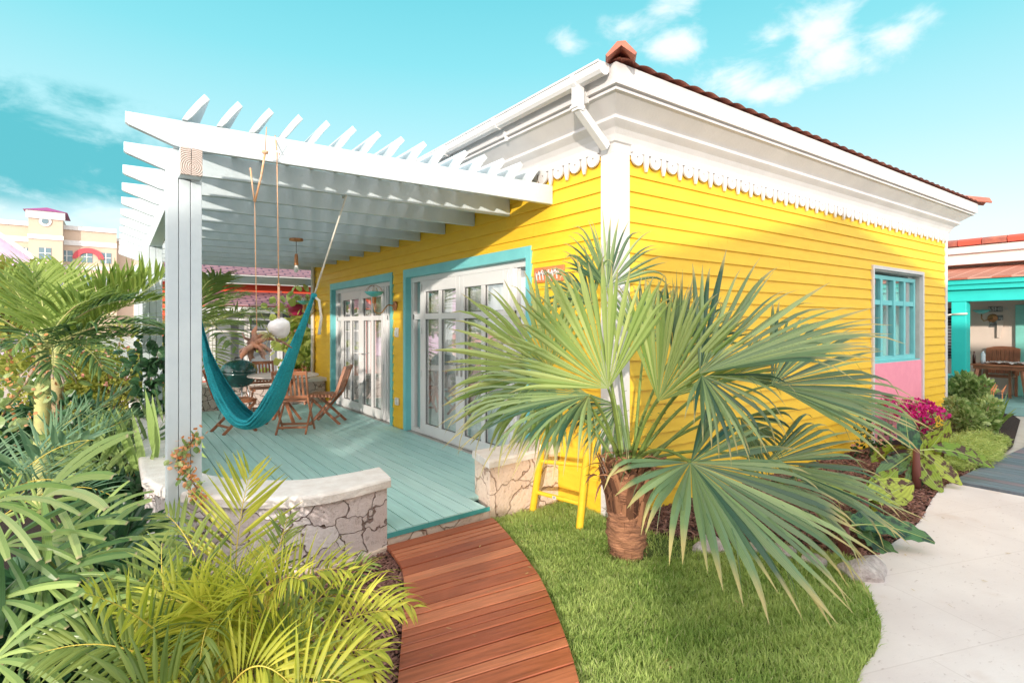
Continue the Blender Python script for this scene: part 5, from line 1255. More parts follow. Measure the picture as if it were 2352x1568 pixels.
xmas_palm(V3((cb_.x, cb_.y, 0)), cb_, [
    ((180, 690, 6.1), (300, 640, 6.1), 26, .60, .020, .4, .4, 1), ((140, 690, 6.2), (150, 625, 6.3), 24, .6, .02, .4, .4, 1), ((220, 700, 6.0), (360, 690, 6.2), 26, .62, .02, .4, .7, 1), ((250, 760, 6.2), (376, 770, 6.4), 26, .6, .02, .35, .8, 0),
    ((60, 700, 6.2), (20, 650, 6.2), 22, .6, .02, .4, .5, 1), ((230, 740, 6.2), (372, 640, 6.3), 28, .72, .024, .7, .25, 1), ((200, 720, 6.4), (330, 650, 6.6), 26, .7, .024, .6, .3, 1), ((160, 730, 5.8), (250, 800, 5.6), 22, .55, .018, .3, .9, 0)],
    'second green-trunked palm just behind the nearest one', 42)
# broad-leaved young palm fronds low by the post
def seedling_palm():
    rn = random.Random(51); base = P(250, 1180, 5.2); base.z = 0
    r = root_at('young_palm', base, 'young palm with wide pale green leaflets low behind the front post', 'palm')
    M['pale'] = leaf_mat('pale_green_leaf', (0.33, 0.48, 0.14), (0.46, 0.60, 0.22), tip=(0.5, 0.55, 0.2), tipat=.95, trans=.42, rough=.4)
    for (a, c, e, n, LL, w_, lt) in [((270, 1190, 4.9), (320, 1080, 4.7), (440, 1000, 4.7), 10, .66, .042, 1), ((260, 1190, 4.9), (330, 1130, 4.6), (450, 1120, 4.6), 9, .5, .032, 1), ((260, 1190, 4.9), (240, 1060, 4.8), (200, 1000, 4.8), 9, .5, .03, 1),
                                     ((240, 1170, 5.2), (170, 1080, 5.2), (120, 1010, 5.2), 10, .5, .035, 0), ((250, 1170, 5.2), (280, 1050, 5.4), (250, 950, 5.4), 14, .5, .016, 0), ((250, 1170, 5.2), (330, 1040, 5.5), (400, 930, 5.6), 14, .5, .018, 0)]:
        b, rr = pinnate(P(*a), P(*c), P(*e), n, LL, w_, lift=.3, droop=.35, rn=rn, ang=62, K=7, start=.25, nrm=(UP * .6 - FWD).normalized(), fold=.15)
        fr = put(b.build('frond', M['pale'] if lt else M['xmas']), r); k = rr.build('rachis', M['pale'], fr); k.matrix_parent_inverse = Matrix()
seedling_palm()

# shrubs: leaves scattered through a lumpy volume
def shrub(name, c, rad, n, leaf, m, label, cat, seed, stem=True, group=None, lobes=7, fl=None, flm=None, fsize=.02, stemr=.02, up=.3, fn='foliage'):
    rn = random.Random(seed); base = V3((c.x, c.y, 0)); r = root_at(name, base, label, cat, group)
    L_ = [(c + V3((rn.uniform(-.6, .6) * rad[0], rn.uniform(-.6, .6) * rad[1], rn.uniform(-.6, .7) * rad[2])), rn.uniform(.35, .6)) for _ in range(lobes)]
    b = MB()
    for i in range(n):
        q, s = rn.choice(L_); dd = V3((rn.gauss(0, 1), rn.gauss(0, 1), rn.gauss(0, 1))).normalized(); rr = s * rn.uniform(.45, 1.0) ** .5
        p = q + V3((dd.x * rad[0] * rr, dd.y * rad[1] * rr, dd.z * rad[2] * rr))
        if p.z < .01: p.z = .01 + rn.random() * .05
        d = (dd + V3((rn.uniform(-.6, .6), rn.uniform(-.6, .6), rn.uniform(-.2, .7) + up))).normalized(); sd = d.cross(V3((rn.gauss(0, 1), rn.gauss(0, 1), rn.gauss(0, 1)))).normalized()
        strip(b, p, d, sd, sd.cross(d), leaf[0] * rn.uniform(.6, 1.2), leaf[1] * rn.uniform(.7, 1.2), K=4, droop=.4, t=rn.random(), w0=.15, fold=.3, shape='oval')
    put(b.build(fn, m), r)
    if stem:
        b = MB()
        for q, s in L_: b.tube(bez(base + V3((rn.uniform(-.05, .05), rn.uniform(-.05, .05), -.02)), base.lerp(q, .5) + V3((0, 0, .1 * rad[2])), q, 7), [stemr * (1 - .12 * k) for k in range(7)], 6)
        put(b.build('stem', M['bush_stem'], smooth=True), r)
    if fl:
        b = MB()
        for i in range(fl):
            q, s = rn.choice(L_); dd = V3((rn.gauss(0, 1), rn.gauss(0, 1), abs(rn.gauss(0, 1)) + .1)).normalized()
            p = q + V3((dd.x * rad[0] * s, dd.y * rad[1] * s, dd.z * rad[2] * s))
            for k in range(3):
                a = V3((rn.gauss(0, 1), rn.gauss(0, 1), rn.gauss(0, 1))).normalized(); sd = a.orthogonal().normalized(); strip(b, p, a, sd, a.cross(sd), fsize * rn.uniform(.8, 1.3), fsize * .45, K=4, droop=0, t=rn.random(), w0=.3, fold=.4, shape='oval')
        tag(put(b.build('blossom', flm), r), kind='stuff')
    return r
M['bush_stem'] = mat('woody_stem', (0.22, 0.14, 0.09), rough=.9, scale=12)
M['leafA'] = leaf_mat('glossy_shrub_leaf', (0.14, 0.26, 0.05), (0.55, 0.66, 0.28), trans=.35, rough=.3, spec=.6)
M['leafB'] = leaf_mat('olive_shrub_leaf', (0.22, 0.28, 0.04), (0.52, 0.52, 0.12), trans=.4, rough=.5)
M['leafC'] = leaf_mat('dark_vine_leaf', (0.02, 0.075, 0.03), (0.08, 0.19, 0.08), trans=.25, rough=.35, spec=.5)
M['leafD'] = leaf_mat('pale_fern_leaf', (0.34, 0.48, 0.10), (0.66, 0.74, 0.26), trans=.4, rough=.5)
M['leafE'] = leaf_mat('light_vine_leaf', (0.32, 0.44, 0.08), (0.62, 0.66, 0.20), trans=.45, rough=.45)
M['magenta'] = leaf_mat('magenta_bracts', (0.62, 0.015, 0.20), (0.85, 0.05, 0.38), trans=.35, rough=.6)
M['orangefl'] = leaf_mat('orange_bracts', (0.80, 0.30, 0.10), (0.90, 0.50, 0.28), trans=.35, rough=.6)
M['pinkfl'] = leaf_mat('salmon_bracts', (0.80, 0.30, 0.25), (0.92, 0.55, 0.45), trans=.35, rough=.6)
# right bed
c = P(2222, 925, 9.9); shrub('rounded_shrub', V3((c.x, c.y, .42)), (.42, .42, .44), 2200, (.10, .028), M['leafA'], 'big glossy light green shrub in front of the turquoise porch post', 'shrub', 61, lobes=10)
c = G(2225, 990, 0); shrub('rounded_shrub', V3((c.x - .7, c.y - .25, .28)), (.42, .30, .30), 1500, (.075, .026), M['leafA'], 'lower mid-green shrub between the yellow wall end and the fern-like ground cover', 'shrub', 62, lobes=8)
c = G(2262, 1055, 0)
def ferny(c, rad, n, label, seed, lobes=9):
    rn = random.Random(seed); r = root_at('feathery_shrub', V3((c.x, c.y, 0)), label, 'shrub'); b = MB()
    for i in range(n):
        a = rn.uniform(0, 6.28); q = rn.uniform(0, 1) ** .5; p = V3((c.x + math.cos(a) * q * rad[0], c.y + math.sin(a) * q * rad[1], 0)); H = rad[2] * (1 - .45 * q * q) * rn.uniform(.5, 1)
        p.z = H * rn.uniform(.1, .6); d = V3((math.cos(a) * q + rn.uniform(-.5, .5), math.sin(a) * q + rn.uniform(-.5, .5), rn.uniform(.4, 1.2)))
        strip(b, p, d, d.orthogonal(), UP, H * .7, .0045, K=5, droop=.9, t=rn.random(), w0=.6, fold=.1)
        for k in range(5):
            s = rn.uniform(.2, .9); dd = V3((rn.gauss(0, 1), rn.gauss(0, 1), rn.gauss(.4, .7))).normalized(); strip(b, p + d.normalized() * H * .6 * s, dd, dd.orthogonal(), UP, rn.uniform(.04, .09), .004, K=3, droop=.5, t=rn.random(), w0=.5, fold=.1)
    put(b.build('foliage', M['leafD']), r)
ferny(V3((4.95, -.98, 0)), (.85, .33, .36), 1500, 'bright feathery green shrub spilling along the edge of the bluish boardwalk', 63)
ferny(V3((6.1, -.88, 0)), (.7, .28, .26), 800, 'feathery green ground shrub further along the bluish boardwalk', 64)
c = P(2175, 950, 8.3); bo_ = shrub('bougainvillea', V3((5.55, -.42, .36)), (.55, .24, .30), 420, (.05, .02), M['leafA'], 'magenta flowering bougainvillea against the pink and yellow wall', 'bougainvillea', 65, fl=620, flm=M['magenta'], fsize=.036, stemr=.012)
shrub('bougainvillea', V3((5.0, -.25, .62)), (.22, .10, .16), 60, (.045, .018), M['leafA'], 'small magenta bougainvillea sprig in front of the pink panel', 'bougainvillea', 66, fl=60, flm=M['magenta'], fsize=.03, lobes=3, stemr=.007)
shrub('small_shrub', V3((4.25, -.35, .25)), (.3, .22, .25), 300, (.06, .02), M['leafC'], 'small dark shrub with salmon flowers at the foot of the pink panel', 'shrub', 67, fl=50, flm=M['pinkfl'], fsize=.04, lobes=5, stemr=.008)

# banana-like plants with blotched leaves
M['banana'] = leaf_mat('blotched_banana_leaf', (0.26, 0.42, 0.05), (0.58, 0.68, 0.12), trans=.45, rough=.4, blotch=(0.13, 0.07, 0.05))
M['bananad'] = leaf_mat('dark_blotched_banana_leaf', (0.09, 0.22, 0.09), (0.18, 0.32, 0.12), trans=.3, rough=.35, blotch=(0.05, 0.09, 0.06))
M['rib'] = mat('leaf_midrib', (0.42, 0.50, 0.16), rough=.5)
M['redstem'] = mat('dark_red_stem', (0.16, 0.05, 0.04), rough=.7)
def broadleaf(p0, p1, p2, w_, nrm, rn, fold=.25, K=16, J=7):
    b = MB(); pts = bez(p0, p1, p2, K + 5); v = []; f = []; tt = []; t = rn.random(); s0 = 4
    ph = rn.uniform(0, 6)
    for k in range(K + 1):
        s = k / K; p = pts[k + s0]; d = (pts[min(len(pts) - 1, k + s0 + 1)] - pts[k + s0 - 1]).normalized(); sd = d.cross(nrm).normalized(); un = sd.cross(d).normalized()
        if un.dot(nrm) < 0: un = -un
        ww = w_ * (math.sin(math.pi * min(.985, .04 + .94 * s)) ** .62) * (1.0 if s < .8 else 1 - .25 * (s - .8) / .2)
        for j in range(J):
            u = -1 + 2 * j / (J - 1); x = u * ww * (1 + .04 * math.sin(k * 1.9 + ph + 3 * (u > 0)))
            v.append(p + sd * x + un * (fold * abs(u) * ww - .35 * fold * u * u * ww + .012 * math.sin(k * 2.1 + ph) * abs(u))); tt.append((t, s, j / (J - 1)))
    for k in range(K):
        for j in range(J - 1): a = k * J + j; f.append((a, a + 1, a + J + 1, a + J))
    b.add(v, f, tt); rb = MB(); rb.tube(pts, [.008 - .0065 * i / (len(pts) - 1) for i in range(len(pts))], 6)
    return b, rb
def banana(base, leaves, label, seed, h=.35, stemh=.2):
    rn = random.Random(seed); r = root_at('banana_plant', base, label, 'plant', 'banana plants in the right bed')
    b = MB(); b.tube([base - V3((0, 0, .02)), base + V3((0, 0, h * .5)), base + V3((0, 0, h))], [.045, .04, .028], 10); put(b.build('stem', M['redstem'], smooth=True), r)
    top = base + V3((0, 0, h * .95))
    for (c, e, w_, dk, nr) in leaves:
        b, rb = broadleaf(top, P(*c), P(*e), w_, D(*nr), rn); l = put(b.build('leaf', M['bananad'] if dk else M['banana'], smooth=True), r)
        k = rb.build('midrib', M['rib'], l, smooth=True); k.matrix_parent_inverse = Matrix()
bb = G(2105, 1125, 0)
banana(bb, [((2125, 1060, 6.0), (2182, 965, 5.9), .17, 0, (.6, .3, -1)), ((2200, 1020, 6.0), (2282, 1075, 5.8), .11, 0, (.1, .8, -.7)), ((2130, 1045, 5.9), (2208, 1115, 5.6), .105, 0, (-.2, .7, -.8)),
            ((2110, 1070, 5.7), (2165, 1130, 5.5), .10, 0, (-.3, .6, -.8)), ((2060, 1020, 6.2), (2000, 1060, 6.2), .12, 0, (-.1, .9, -.5)), ((2085, 1050, 6.0), (2080, 945, 6.3), .12, 1, (-.3, .3, -1)),
            ((2070, 1060, 5.8), (2010, 1100, 5.7), .10, 1, (0, .9, -.6)), ((2110, 1080, 5.7), (2085, 1140, 5.6), .09, 1, (0, .6, -.8))], 'banana plant with red-blotched leaves nearest the pale path end of the bed', 71, h=.42)
bb = G(1985, 1230, 0)
banana(bb, [((1990, 1150, 4.9), (2062, 1075, 4.9), .10, 0, (.1, .6, -1)), ((2020, 1150, 4.8), (2095, 1105, 4.8), .14, 0, (-.2, .8, -.7)), ((1940, 1130, 5.0), (1850, 1090, 5.0), .12, 0, (-.2, .9, -.5)), ((1985, 1190, 4.7), (2020, 1180, 4.6), .12, 0, (0, .8, -.6))],
       'yellow green blotched banana plant half hidden behind the fan palm tips', 72, h=.3)
bb = G(1940, 1275, 0)
banana(bb, [((2020, 1190, 4.2), (2148, 1245, 4.0), .095, 1, (0, .9, -.6)), ((1990, 1230, 4.2), (2070, 1290, 4.0), .09, 1, (0, .9, -.6)), ((1960, 1180, 4.4), (1880, 1180, 4.5), .10, 1, (0, .9, -.5)), ((1980, 1200, 4.3), (2060, 1195, 4.4), .10, 1, (0, .8, -.6))],
       'low dark blotched banana plant leaning over the pale path under the fan palm', 73, h=.22)
M['rock'] = mat('pitted_coral_rock', (0.62, 0.56, 0.54), (0.38, 0.32, 0.31), rough=.95, scale=20, bump=.8)
for i, (x, y, s, l) in enumerate([(1632, 1262, .11, 'pale coral rock just right of the palm trunk'), (1745, 1268, .08, 'small pale rock on the lawn edge under the palm fronds'), (1800, 1275, .09, 'flat pale rock where the mulch meets the lawn'), (1870, 1295, .08, 'small grey rock beside the low dark banana plant'), (1985, 1318, .14, 'largest grey rock at the corner of lawn and path')]):
    g0 = G(x, y, 0); rn = random.Random(80 + i); bmn = bmesh.new(); bmesh.ops.create_icosphere(bmn, subdivisions=3, radius=1)
    for v in bmn.verts: k = s * (1 + .16 * math.sin(v.co.x * 4 + i) + .14 * math.sin(v.co.y * 5 + 2 * i) + rn.uniform(-.05, .05)); v.co = V3((v.co.x * k * 1.2, v.co.y * k, v.co.z * k * .6))
    me = bpy.data.meshes.new('rock'); bmn.to_mesh(me); bmn.free(); me.materials.append(M['rock']); o = bpy.data.objects.new('rock', me); COL.objects.link(o); o.location = (g0.x, g0.y, .02); tag(o, l, 'rock', 'rocks edging the lawn')

# ---- left planting and veranda greenery
def vine(name, pts, n, leaf, m, label, seed, spread=.12, fl=0, flm=None, cat='vine', hang_=.0, fsize=.03):
    rn = random.Random(seed); r = root_at(name, V3((pts[0].x, pts[0].y, 0)), label, cat); b = MB(); s = MB(); s.tube(pts, .006, 5); put(s.build('stem', M['bush_stem']), r)
    fb = MB()
    for i in range(n + fl):
        x = rn.uniform(0, len(pts) - 1.001); k = int(x); p = pts[k].lerp(pts[k + 1], x - k) + V3((rn.gauss(0, spread), rn.gauss(0, spread), rn.gauss(0, spread) - hang_ * rn.random()))
        d = V3((rn.gauss(0, .6), rn.gauss(0, .6), rn.gauss(-.3, .5))) - FWD * .5; sd = d.cross(V3((rn.gauss(0, 1), rn.gauss(0, 1), rn.gauss(0, 1))))
        if sd.length < .01: sd = d.orthogonal()
        sd.normalize()
        strip(b if i < n else fb, p, d, sd, -FWD, (leaf[0] if i < n else fsize) * rn.uniform(.7, 1.2), (leaf[1] if i < n else fsize * .5) * rn.uniform(.8, 1.2), K=5, droop=.5, t=rn.random(), w0=.2, fold=.25, shape='oval')
    put(b.build('foliage', m), r)
    if fl: tag(put(fb.build('blossom', flm), r), kind='stuff')
vine('climbing_vine', [P(355, 980, 6.9), P(335, 940, 6.9), P(345, 880, 6.9), P(362, 820, 6.95), P(360, 790, 7.0)], 230, (.12, .05), M['leafC'], 'dark heart-leaved vine climbing the second pergola post', 91, spread=.12)
vine('bougainvillea', [P(470, 1170, 3.6), P(452, 1120, 3.65), P(428, 1085, 3.7), P(412, 1050, 3.72), P(440, 1015, 3.72), P(447, 1000, 3.72)], 60, (.055, .02), M['leafA'], 'sprig of orange bougainvillea curling over the front post', 92, spread=.028, fl=150, flm=M['orangefl'], cat='bougainvillea', fsize=.028)
vine('bougainvillea', [P(-20, 1000, 4.2), P(20, 930, 4.3), P(60, 880, 4.4), P(90, 830, 4.5)], 60, (.09, .035), M['leafA'], 'orange bougainvillea branch in front of the leftmost palm trunk', 93, spread=.12, fl=110, flm=M['orangefl'], cat='bougainvillea')
shrub('garden_shrub', P(230, 880, 8.6), (1.3, .9, .75), 6500, (.085, .028), M['leafB'], 'olive yellow shrub behind the green-trunked palms', 'shrub', 94, lobes=16, fl=160, flm=M['pinkfl'], fsize=.05)
shrub('garden_shrub', P(60, 1010, 5.8), (.9, .7, .35), 1800, (.12, .03), M['leafC'], 'low dark green shrub under the leftmost palm', 'shrub', 95, lobes=9)
shrub('garden_shrub', P(300, 1180, 4.6), (.45, .45, .25), 1500, (.12, .025), M['leafC'], 'dark leafy shrub between lady palms and the curved wall', 'shrub', 96, lobes=9, fl=18, flm=M['orangefl'])
shrub('garden_shrub', P(190, 1010, 6.6), (1.0, .8, .28), 2400, (.11, .02), M['leafA'], 'mid-green shrub along the outside of the veranda wall', 'shrub', 97, lobes=10)
shrub('garden_shrub', V3((-3.75, .35, .18)), (.55, .8, .28), 2600, (.13, .025), M['leafC'], 'dense dark undergrowth beneath the lady palms', 'shrub', 98, lobes=12)
# climber with big light leaves and red flowers at the back right of the veranda
vine('climbing_vine', [P(690, 905, 12.2), P(700, 850, 12.2), P(690, 790, 12.2), P(680, 735, 12.2), P(700, 700, 12.2)], 420, (.20, .085), M['leafE'], 'light green climber with pink flowers beside the far end of the yellow wall', 99, spread=.25, fl=60, flm=M['pinkfl'], fsize=.08)
shrub('hedge_plant', P(700, 880, 12.0), (.6, .3, .45), 900, (.10, .04), M['leafE'], 'pale variegated shrub with pink blooms behind the rear stone wall', 'shrub', 100, lobes=6, fl=120, flm=M['pinkfl'], fsize=.07)
# coconut-like palm behind the veranda
def rear_palm():
    rn = random.Random(55); base = V3((-2.6, 9.2, 0)); r = root_at('feather_palm', base, 'small feather palm behind the rear stone wall left of the driftwood', 'palm')
    M['rear'] = leaf_mat('feather_palm_leaf', (0.16, 0.27, 0.06), (0.36, 0.44, 0.14), trans=.4, rough=.4)
    crown = P(455, 775, 11.2); base.x, base.y = crown.x, crown.y
    b = MB(); b.tube([V3((crown.x, crown.y, 0)), crown], [.09, .06], 10); put(b.build('trunk', M['xtrunk'], smooth=True), r)
    for (c, e, n, LL, w_, lt) in [((450, 690, 10), (505, 640, 10), 26, .85, .024, 0), ((520, 690, 10), (600, 745, 9.6), 26, .75, .02, 0), ((540, 690, 11), (650, 720, 11), 28, .7, .018, 1), ((500, 690, 11.3), (560, 680, 11.6), 26, .7, .018, 0),
                                 ((440, 680, 11), (470, 650, 11), 24, .8, .02, 1), ((455, 690, 9.0), (545, 800, 8.2), 24, .95, .034, 0), ((440, 660, 9.5), (490, 640, 9.2), 26, .85, .028, 0), ((480, 790, 10), (500, 870, 10), 24, .7, .02, 1), ((400, 720, 11), (340, 760, 11), 24, .8, .02, 0)]:
        b, rr = pinnate(crown, P(*c), P(*e), n, LL, w_, lift=.3, droop=.7, rn=rn, ang=60, K=6, start=.15, trad=.012)
        fr = put(b.build('frond', M['rear']), r); k = rr.build('rachis', M['xtrunk'], fr); k.matrix_parent_inverse = Matrix()
rear_palm()
# potted red plant and pot on the rear wall
pt = root_at('flower_pot', P(735, 905, 11.4), 'small orange clay pot on the rear stone wall by the climber', 'pot'); p = P(733, 880, 11.4); p = V3((-0.55, 8.1, .63))
b = MB(); b.lathe([(0, 0), (.07, 0), (.10, .16), (.11, .16), (.11, .19), (.09, .19), (.08, .15)], p, 18); put(b.build('pot', M['orange'], smooth=True, auto=40), pt)
b = MB(); rn = random.Random(2)
for i in range(60):
    d = V3((rn.gauss(0, .6), rn.gauss(0, .6), 1)); strip(b, p + V3((0, 0, .16)), d, d.orthogonal(), UP, rn.uniform(.12, .26), .02, K=5, droop=.8, t=rn.random(), w0=.2)
put(b.build('foliage', M['leafE']), pt)

M['air'] = leaf_mat('air_plant_leaf', (0.45, 0.42, 0.16), (0.60, 0.58, 0.28), trans=.3)
b = MB(); rn = random.Random(12); q = hang(618, 772, .88)
for i in range(60):
    dd = V3((rn.gauss(0, .8), rn.gauss(0, .6), rn.gauss(.5, .7))).normalized(); strip(b, q, dd, dd.orthogonal(), UP, rn.uniform(.05, .13), .0025, K=6, droop=1.4, t=rn.random(), w0=1)
put(b.build('air_plant', M['air']), dr)

M['litter'] = leaf_mat('dry_leaf', (0.35, 0.20, 0.08), (0.66, 0.52, 0.26), trans=.2, rough=.8)
b = MB(); rn = random.Random(44)
for i in range(150):
    x, y = rn.uniform(-3.2, 3.2), rn.uniform(-3.0, .5); z = .070 if inside(walk_L + walk_R[::-1], x, y) else (.045 if inside(lawn_poly, x, y) else (.022 if not inside(bedR, x, y) and not inside(bedL, x, y) else .04))
    a = rn.uniform(0, 6.28); d = V3((math.cos(a), math.sin(a), .05)); strip(b, V3((x, y, z)), d, V3((-math.sin(a), math.cos(a), 0)), UP, rn.uniform(.015, .05), rn.uniform(.0015, .006), K=4, droop=.1, t=rn.random(), w0=.3, fold=.4)
tag(b.build('leaf_litter', M['litter']), 'scattered dry leaf scraps on lawn, boardwalk and path', 'leaf litter', kind='stuff')
# ================================================================== NEIGHBOURING BUILDINGS
def hip(b, x0, x1, y0, y1, z, h, over=.4):
    x0 -= over; x1 += over; y0 -= over; y1 += over; w_ = min(x1 - x0, y1 - y0) / 2
    if x1 - x0 > y1 - y0: r0, r1 = (x0 + w_, (y0 + y1) / 2, z + h), (x1 - w_, (y0 + y1) / 2, z + h)
    else: r0, r1 = ((x0 + x1) / 2, y0 + w_, z + h), ((x0 + x1) / 2, y1 - w_, z + h)
    v = [(x0, y0, z), (x1, y0, z), (x1, y1, z), (x0, y1, z), r0, r1]
    if x1 - x0 > y1 - y0: f = [(0, 1, 5, 4), (1, 2, 5), (2, 3, 4, 5), (3, 0, 4), (3, 2, 1, 0)]
    else: f = [(0, 1, 4), (1, 2, 5, 4), (2, 3, 5), (3, 0, 4, 5), (3, 2, 1, 0)]
    return b.add(v, f)
def tilemat(name, c1, c2, joint, sx=4.0, sy=3.2, rot=(0, 0, 0)):
    m, nt, b, out = new_mat(name); tc = N(nt, 'ShaderNodeTexCoord'); mp = N(nt, 'ShaderNodeMapping'); mp.inputs['Rotation'].default_value = rot
    nt.links.new(tc.outputs['Object'], mp.inputs[0]); br = N(nt, 'ShaderNodeTexBrick', Scale=1.0); br.inputs['Brick Width'].default_value = 1 / sx; br.inputs['Row Height'].default_value = 1 / sy
    br.inputs['Mortar Size'].default_value = .022; br.inputs['Color1'].default_value = rgba(c1); br.inputs['Color2'].default_value = rgba(c2); br.inputs['Mortar'].default_value = rgba(joint)
    nt.links.new(mp.outputs[0], br.inputs['Vector']); nt.links.new(br.outputs[0], b.inputs['Base Color']); b.inputs['Roughness'].default_value = .7
    bp = N(nt, 'ShaderNodeBump', Strength=.7, Distance=.03); nt.links.new(br.outputs[1], bp.inputs['Height']); bp.invert = True; nt.links.new(bp.outputs[0], b.inputs['Normal']); return m
M['turq'] = mat('turquoise_paint', (0.03, 0.62, 0.56), (0.025, 0.56, 0.52), rough=.5, scale=2)
M['turqlight'] = mat('pale_turquoise_paint', (0.25, 0.68, 0.60), rough=.5)
M['cream'] = mat('cream_plaster', (0.74, 0.62, 0.54), (0.70, 0.58, 0.50), rough=.85, scale=3)
M['peachwhite'] = mat('off_white_fascia', (0.80, 0.76, 0.73), rough=.7)
M['tilestrip'] = tilemat('terracotta_lean_to_tiles', (0.36, 0.10, 0.06), (0.44, 0.14, 0.08), (0.62, 0.30, 0.22), sx=7, sy=3)
M['deckporch'] = mat('porch_floor_teal', (0.30, 0.52, 0.50), (0.24, 0.44, 0.44), rough=.6, scale=3)
tq = root_at('turquoise_house', (10.63, 0.5, 0), 'turquoise porch house with red tiled roof at the right edge', 'house')
def kid(b, n, m, root, **k): return put(b.build(n, m, **k), root)
b = MB(); b.box(12.6, 12.8, -6, 4.5, 0, 3.4); b.box(12.8, 19, -6, -5.8, 0, 3.4); b.box(12.8, 19, 4.3, 4.5, 0, 3.4); b.box(18.8, 19, -5.8, 4.3, 0, 3.4); kid(b, 'wall', M['cream'], tq)
for y in (0.44, -3.6, 4.1):
    b = MB(); b.box(10.60, 10.85, y, y + .25, 0, 2.165); kid(b, 'pillar', M['turq'], tq, bevel=.01)
b = MB(); b.box(10.58, 10.87, -6, 4.6, 2.165, 2.40); b.box(10.48, 10.60, -6, 4.6, 2.40, 2.60); b.box(10.42, 10.50, -6, 4.6, 2.50, 2.62); kid(b, 'porch_beam', M['turq'], tq, bevel=.01)
b = MB(); b.add([(10.36, -6, 2.63), (10.36, 4.7, 2.63), (12.6, 4.7, 3.02), (12.6, -6, 3.02), (10.36, -6, 2.60), (10.36, 4.7, 2.60), (12.6, 4.7, 2.98), (12.6, -6, 2.98)], [(0, 3, 2, 1), (4, 5, 6, 7), (0, 1, 5, 4), (1, 2, 6, 5), (2, 3, 7, 6), (3, 0, 4, 7)])
pr = kid(b, 'porch_roof', M['tilestrip'], tq)
b = MB(); b.box(12.2, 12.6, -6.4, 4.8, 3.06, 3.30); b.box(12.1, 12.22, -6.4, 4.8, 3.30, 3.46); kid(b, 'fascia', M['peachwhite'], tq, bevel=.01)
b = MB(); hip(b, 12.45, 19, -6.1, 4.6, 3.47, .32, over=.36); rf = kid(b, 'roof', M['tilered'], tq)
for k in range(26):
    y = 4.85 - k * .43; b = MB(); b.prism([(12.02, 3.47), (12.0, 3.56), (12.1, 3.62), (12.25, 3.60), (12.25, 3.47)], 'y', y - .42, y - .005)
    if k < 14: kid(b, 'eave_tile', M['tilered'] if k % 2 else M['tile'], tq)
b = MB(); b.box(10.3, 12.6, -6, 4.5, -.02, .14); kid(b, 'porch_floor', M['deckporch'], tq)
dr_ = onX(2352, 720, 12.55); b = MB(); b.box(12.52, 12.598, -2.9, .10, .142, 2.13); kid(b, 'door_trim', M['turqlight'], tq, bevel=.01)
b = MB(); b.box(12.49, 12.52, -2.8, -.20, .16, 2.05); kid(b, 'door', M['turq'], tq)
b = MB(); b.add([(12.48, -2.6, .3), (12.48, -.40, .3), (12.48, -.40, 1.95), (12.48, -2.6, 1.95)], [(0, 1, 2, 3)]); kid(b, 'pane', M['glass'], tq)
b = MB(); b.box(12.56, 12.598, 1.18, 2.9, .9, 2.08); kid(b, 'window', M['dark'], tq)
b = MB()
for k in range(16): b.box(12.53, 12.56, 1.2, 2.88, .92 + k * .072, .955 + k * .072)
M['shut'] = mat('grey_louvre', (0.20, 0.22, 0.24), rough=.6); kid(b, 'louvre', M['shut'], tq)
# porch lamp, plates and arrow
p = onX(2281, 731, 12.6); lp = root_at('wall_lamp', p, 'brass wall lamp with teal shade on the cream porch wall', 'lamp')
b = MB(); b.lathe([(0, -.01), (.10, -.015), (.08, -.04), (0, -.05)], p, 20, axis='x'); kid(b, 'wall_rose', M['copper'], lp)
b = MB(); b.tube([p + V3((-.04, 0, 0)), p + V3((-.15, .05, -.03)), p + V3((-.22, .11, -.06)), p + V3((-.26, .14, .0)), p + V3((-.26, .14, .10))], .014, 8); kid(b, 'arm', M['brass'], lp, smooth=True)
b = MB(); b.lathe([(.03, .10), (.10, .13), (.16, .18), (.15, .19), (.05, .15)], p + V3((-.26, .14, 0)), 20); kid(b, 'shade', M['enamelteal'], lp, smooth=True)
def text_on(body, pos, size, m, parent, ext=.004, sx=1.0):
    return put(text_mesh(body, size, ext, m, Matrix(((0, 0, -1, pos[0]), (-sx, 0, 0, pos[1]), (0, 1, 0, pos[2]), (0, 0, 0, 1)))), parent)
M['plate'] = mat('grey_weathered_plate', (0.24, 0.24, 0.23), (0.15, 0.15, 0.15), rough=.7, scale=12); M['platelt'] = mat('pale_lettering', (0.66, 0.65, 0.62), rough=.7)
a, c = onX(2270, 704, 12.59), onX(2303, 716, 12.59)
pl = root_at('name_plate', a, 'long dark name plate with pale letters above the number plate on the porch wall', 'sign'); b = MB(); b.box(12.575, 12.597, c.y, a.y, c.z, a.z); kid(b, 'plate', M['plate'], pl, bevel=.003)
text_on('CASHBA', (12.57, (a.y + c.y) / 2, (a.z + c.z) / 2), .125, M['platelt'], pl)
a, c = onX(2273, 724, 12.59), onX(2304, 751, 12.59)
pl = root_at('number_plate', a, 'square grey plate with the number 247 and an arrow under the name plate', 'sign'); b = MB(); b.box(12.575, 12.597, c.y, a.y, c.z, a.z); kid(b, 'plate', M['plate'], pl, bevel=.003)
text_on('247', (12.57, (a.y + c.y) / 2, (a.z + c.z) / 2), .19, M['platelt'], pl, sx=.85)
q = onX(2297, 765, 12.56); b = MB(); b.prism([(q.y + .05, q.z + .28), (q.y - .07, q.z + .30), (q.y - .01, q.z - .10), (q.y + .05, q.z - .10)], 'x', 12.54, 12.57); kid(b, 'arrow', M['cream'], pl)
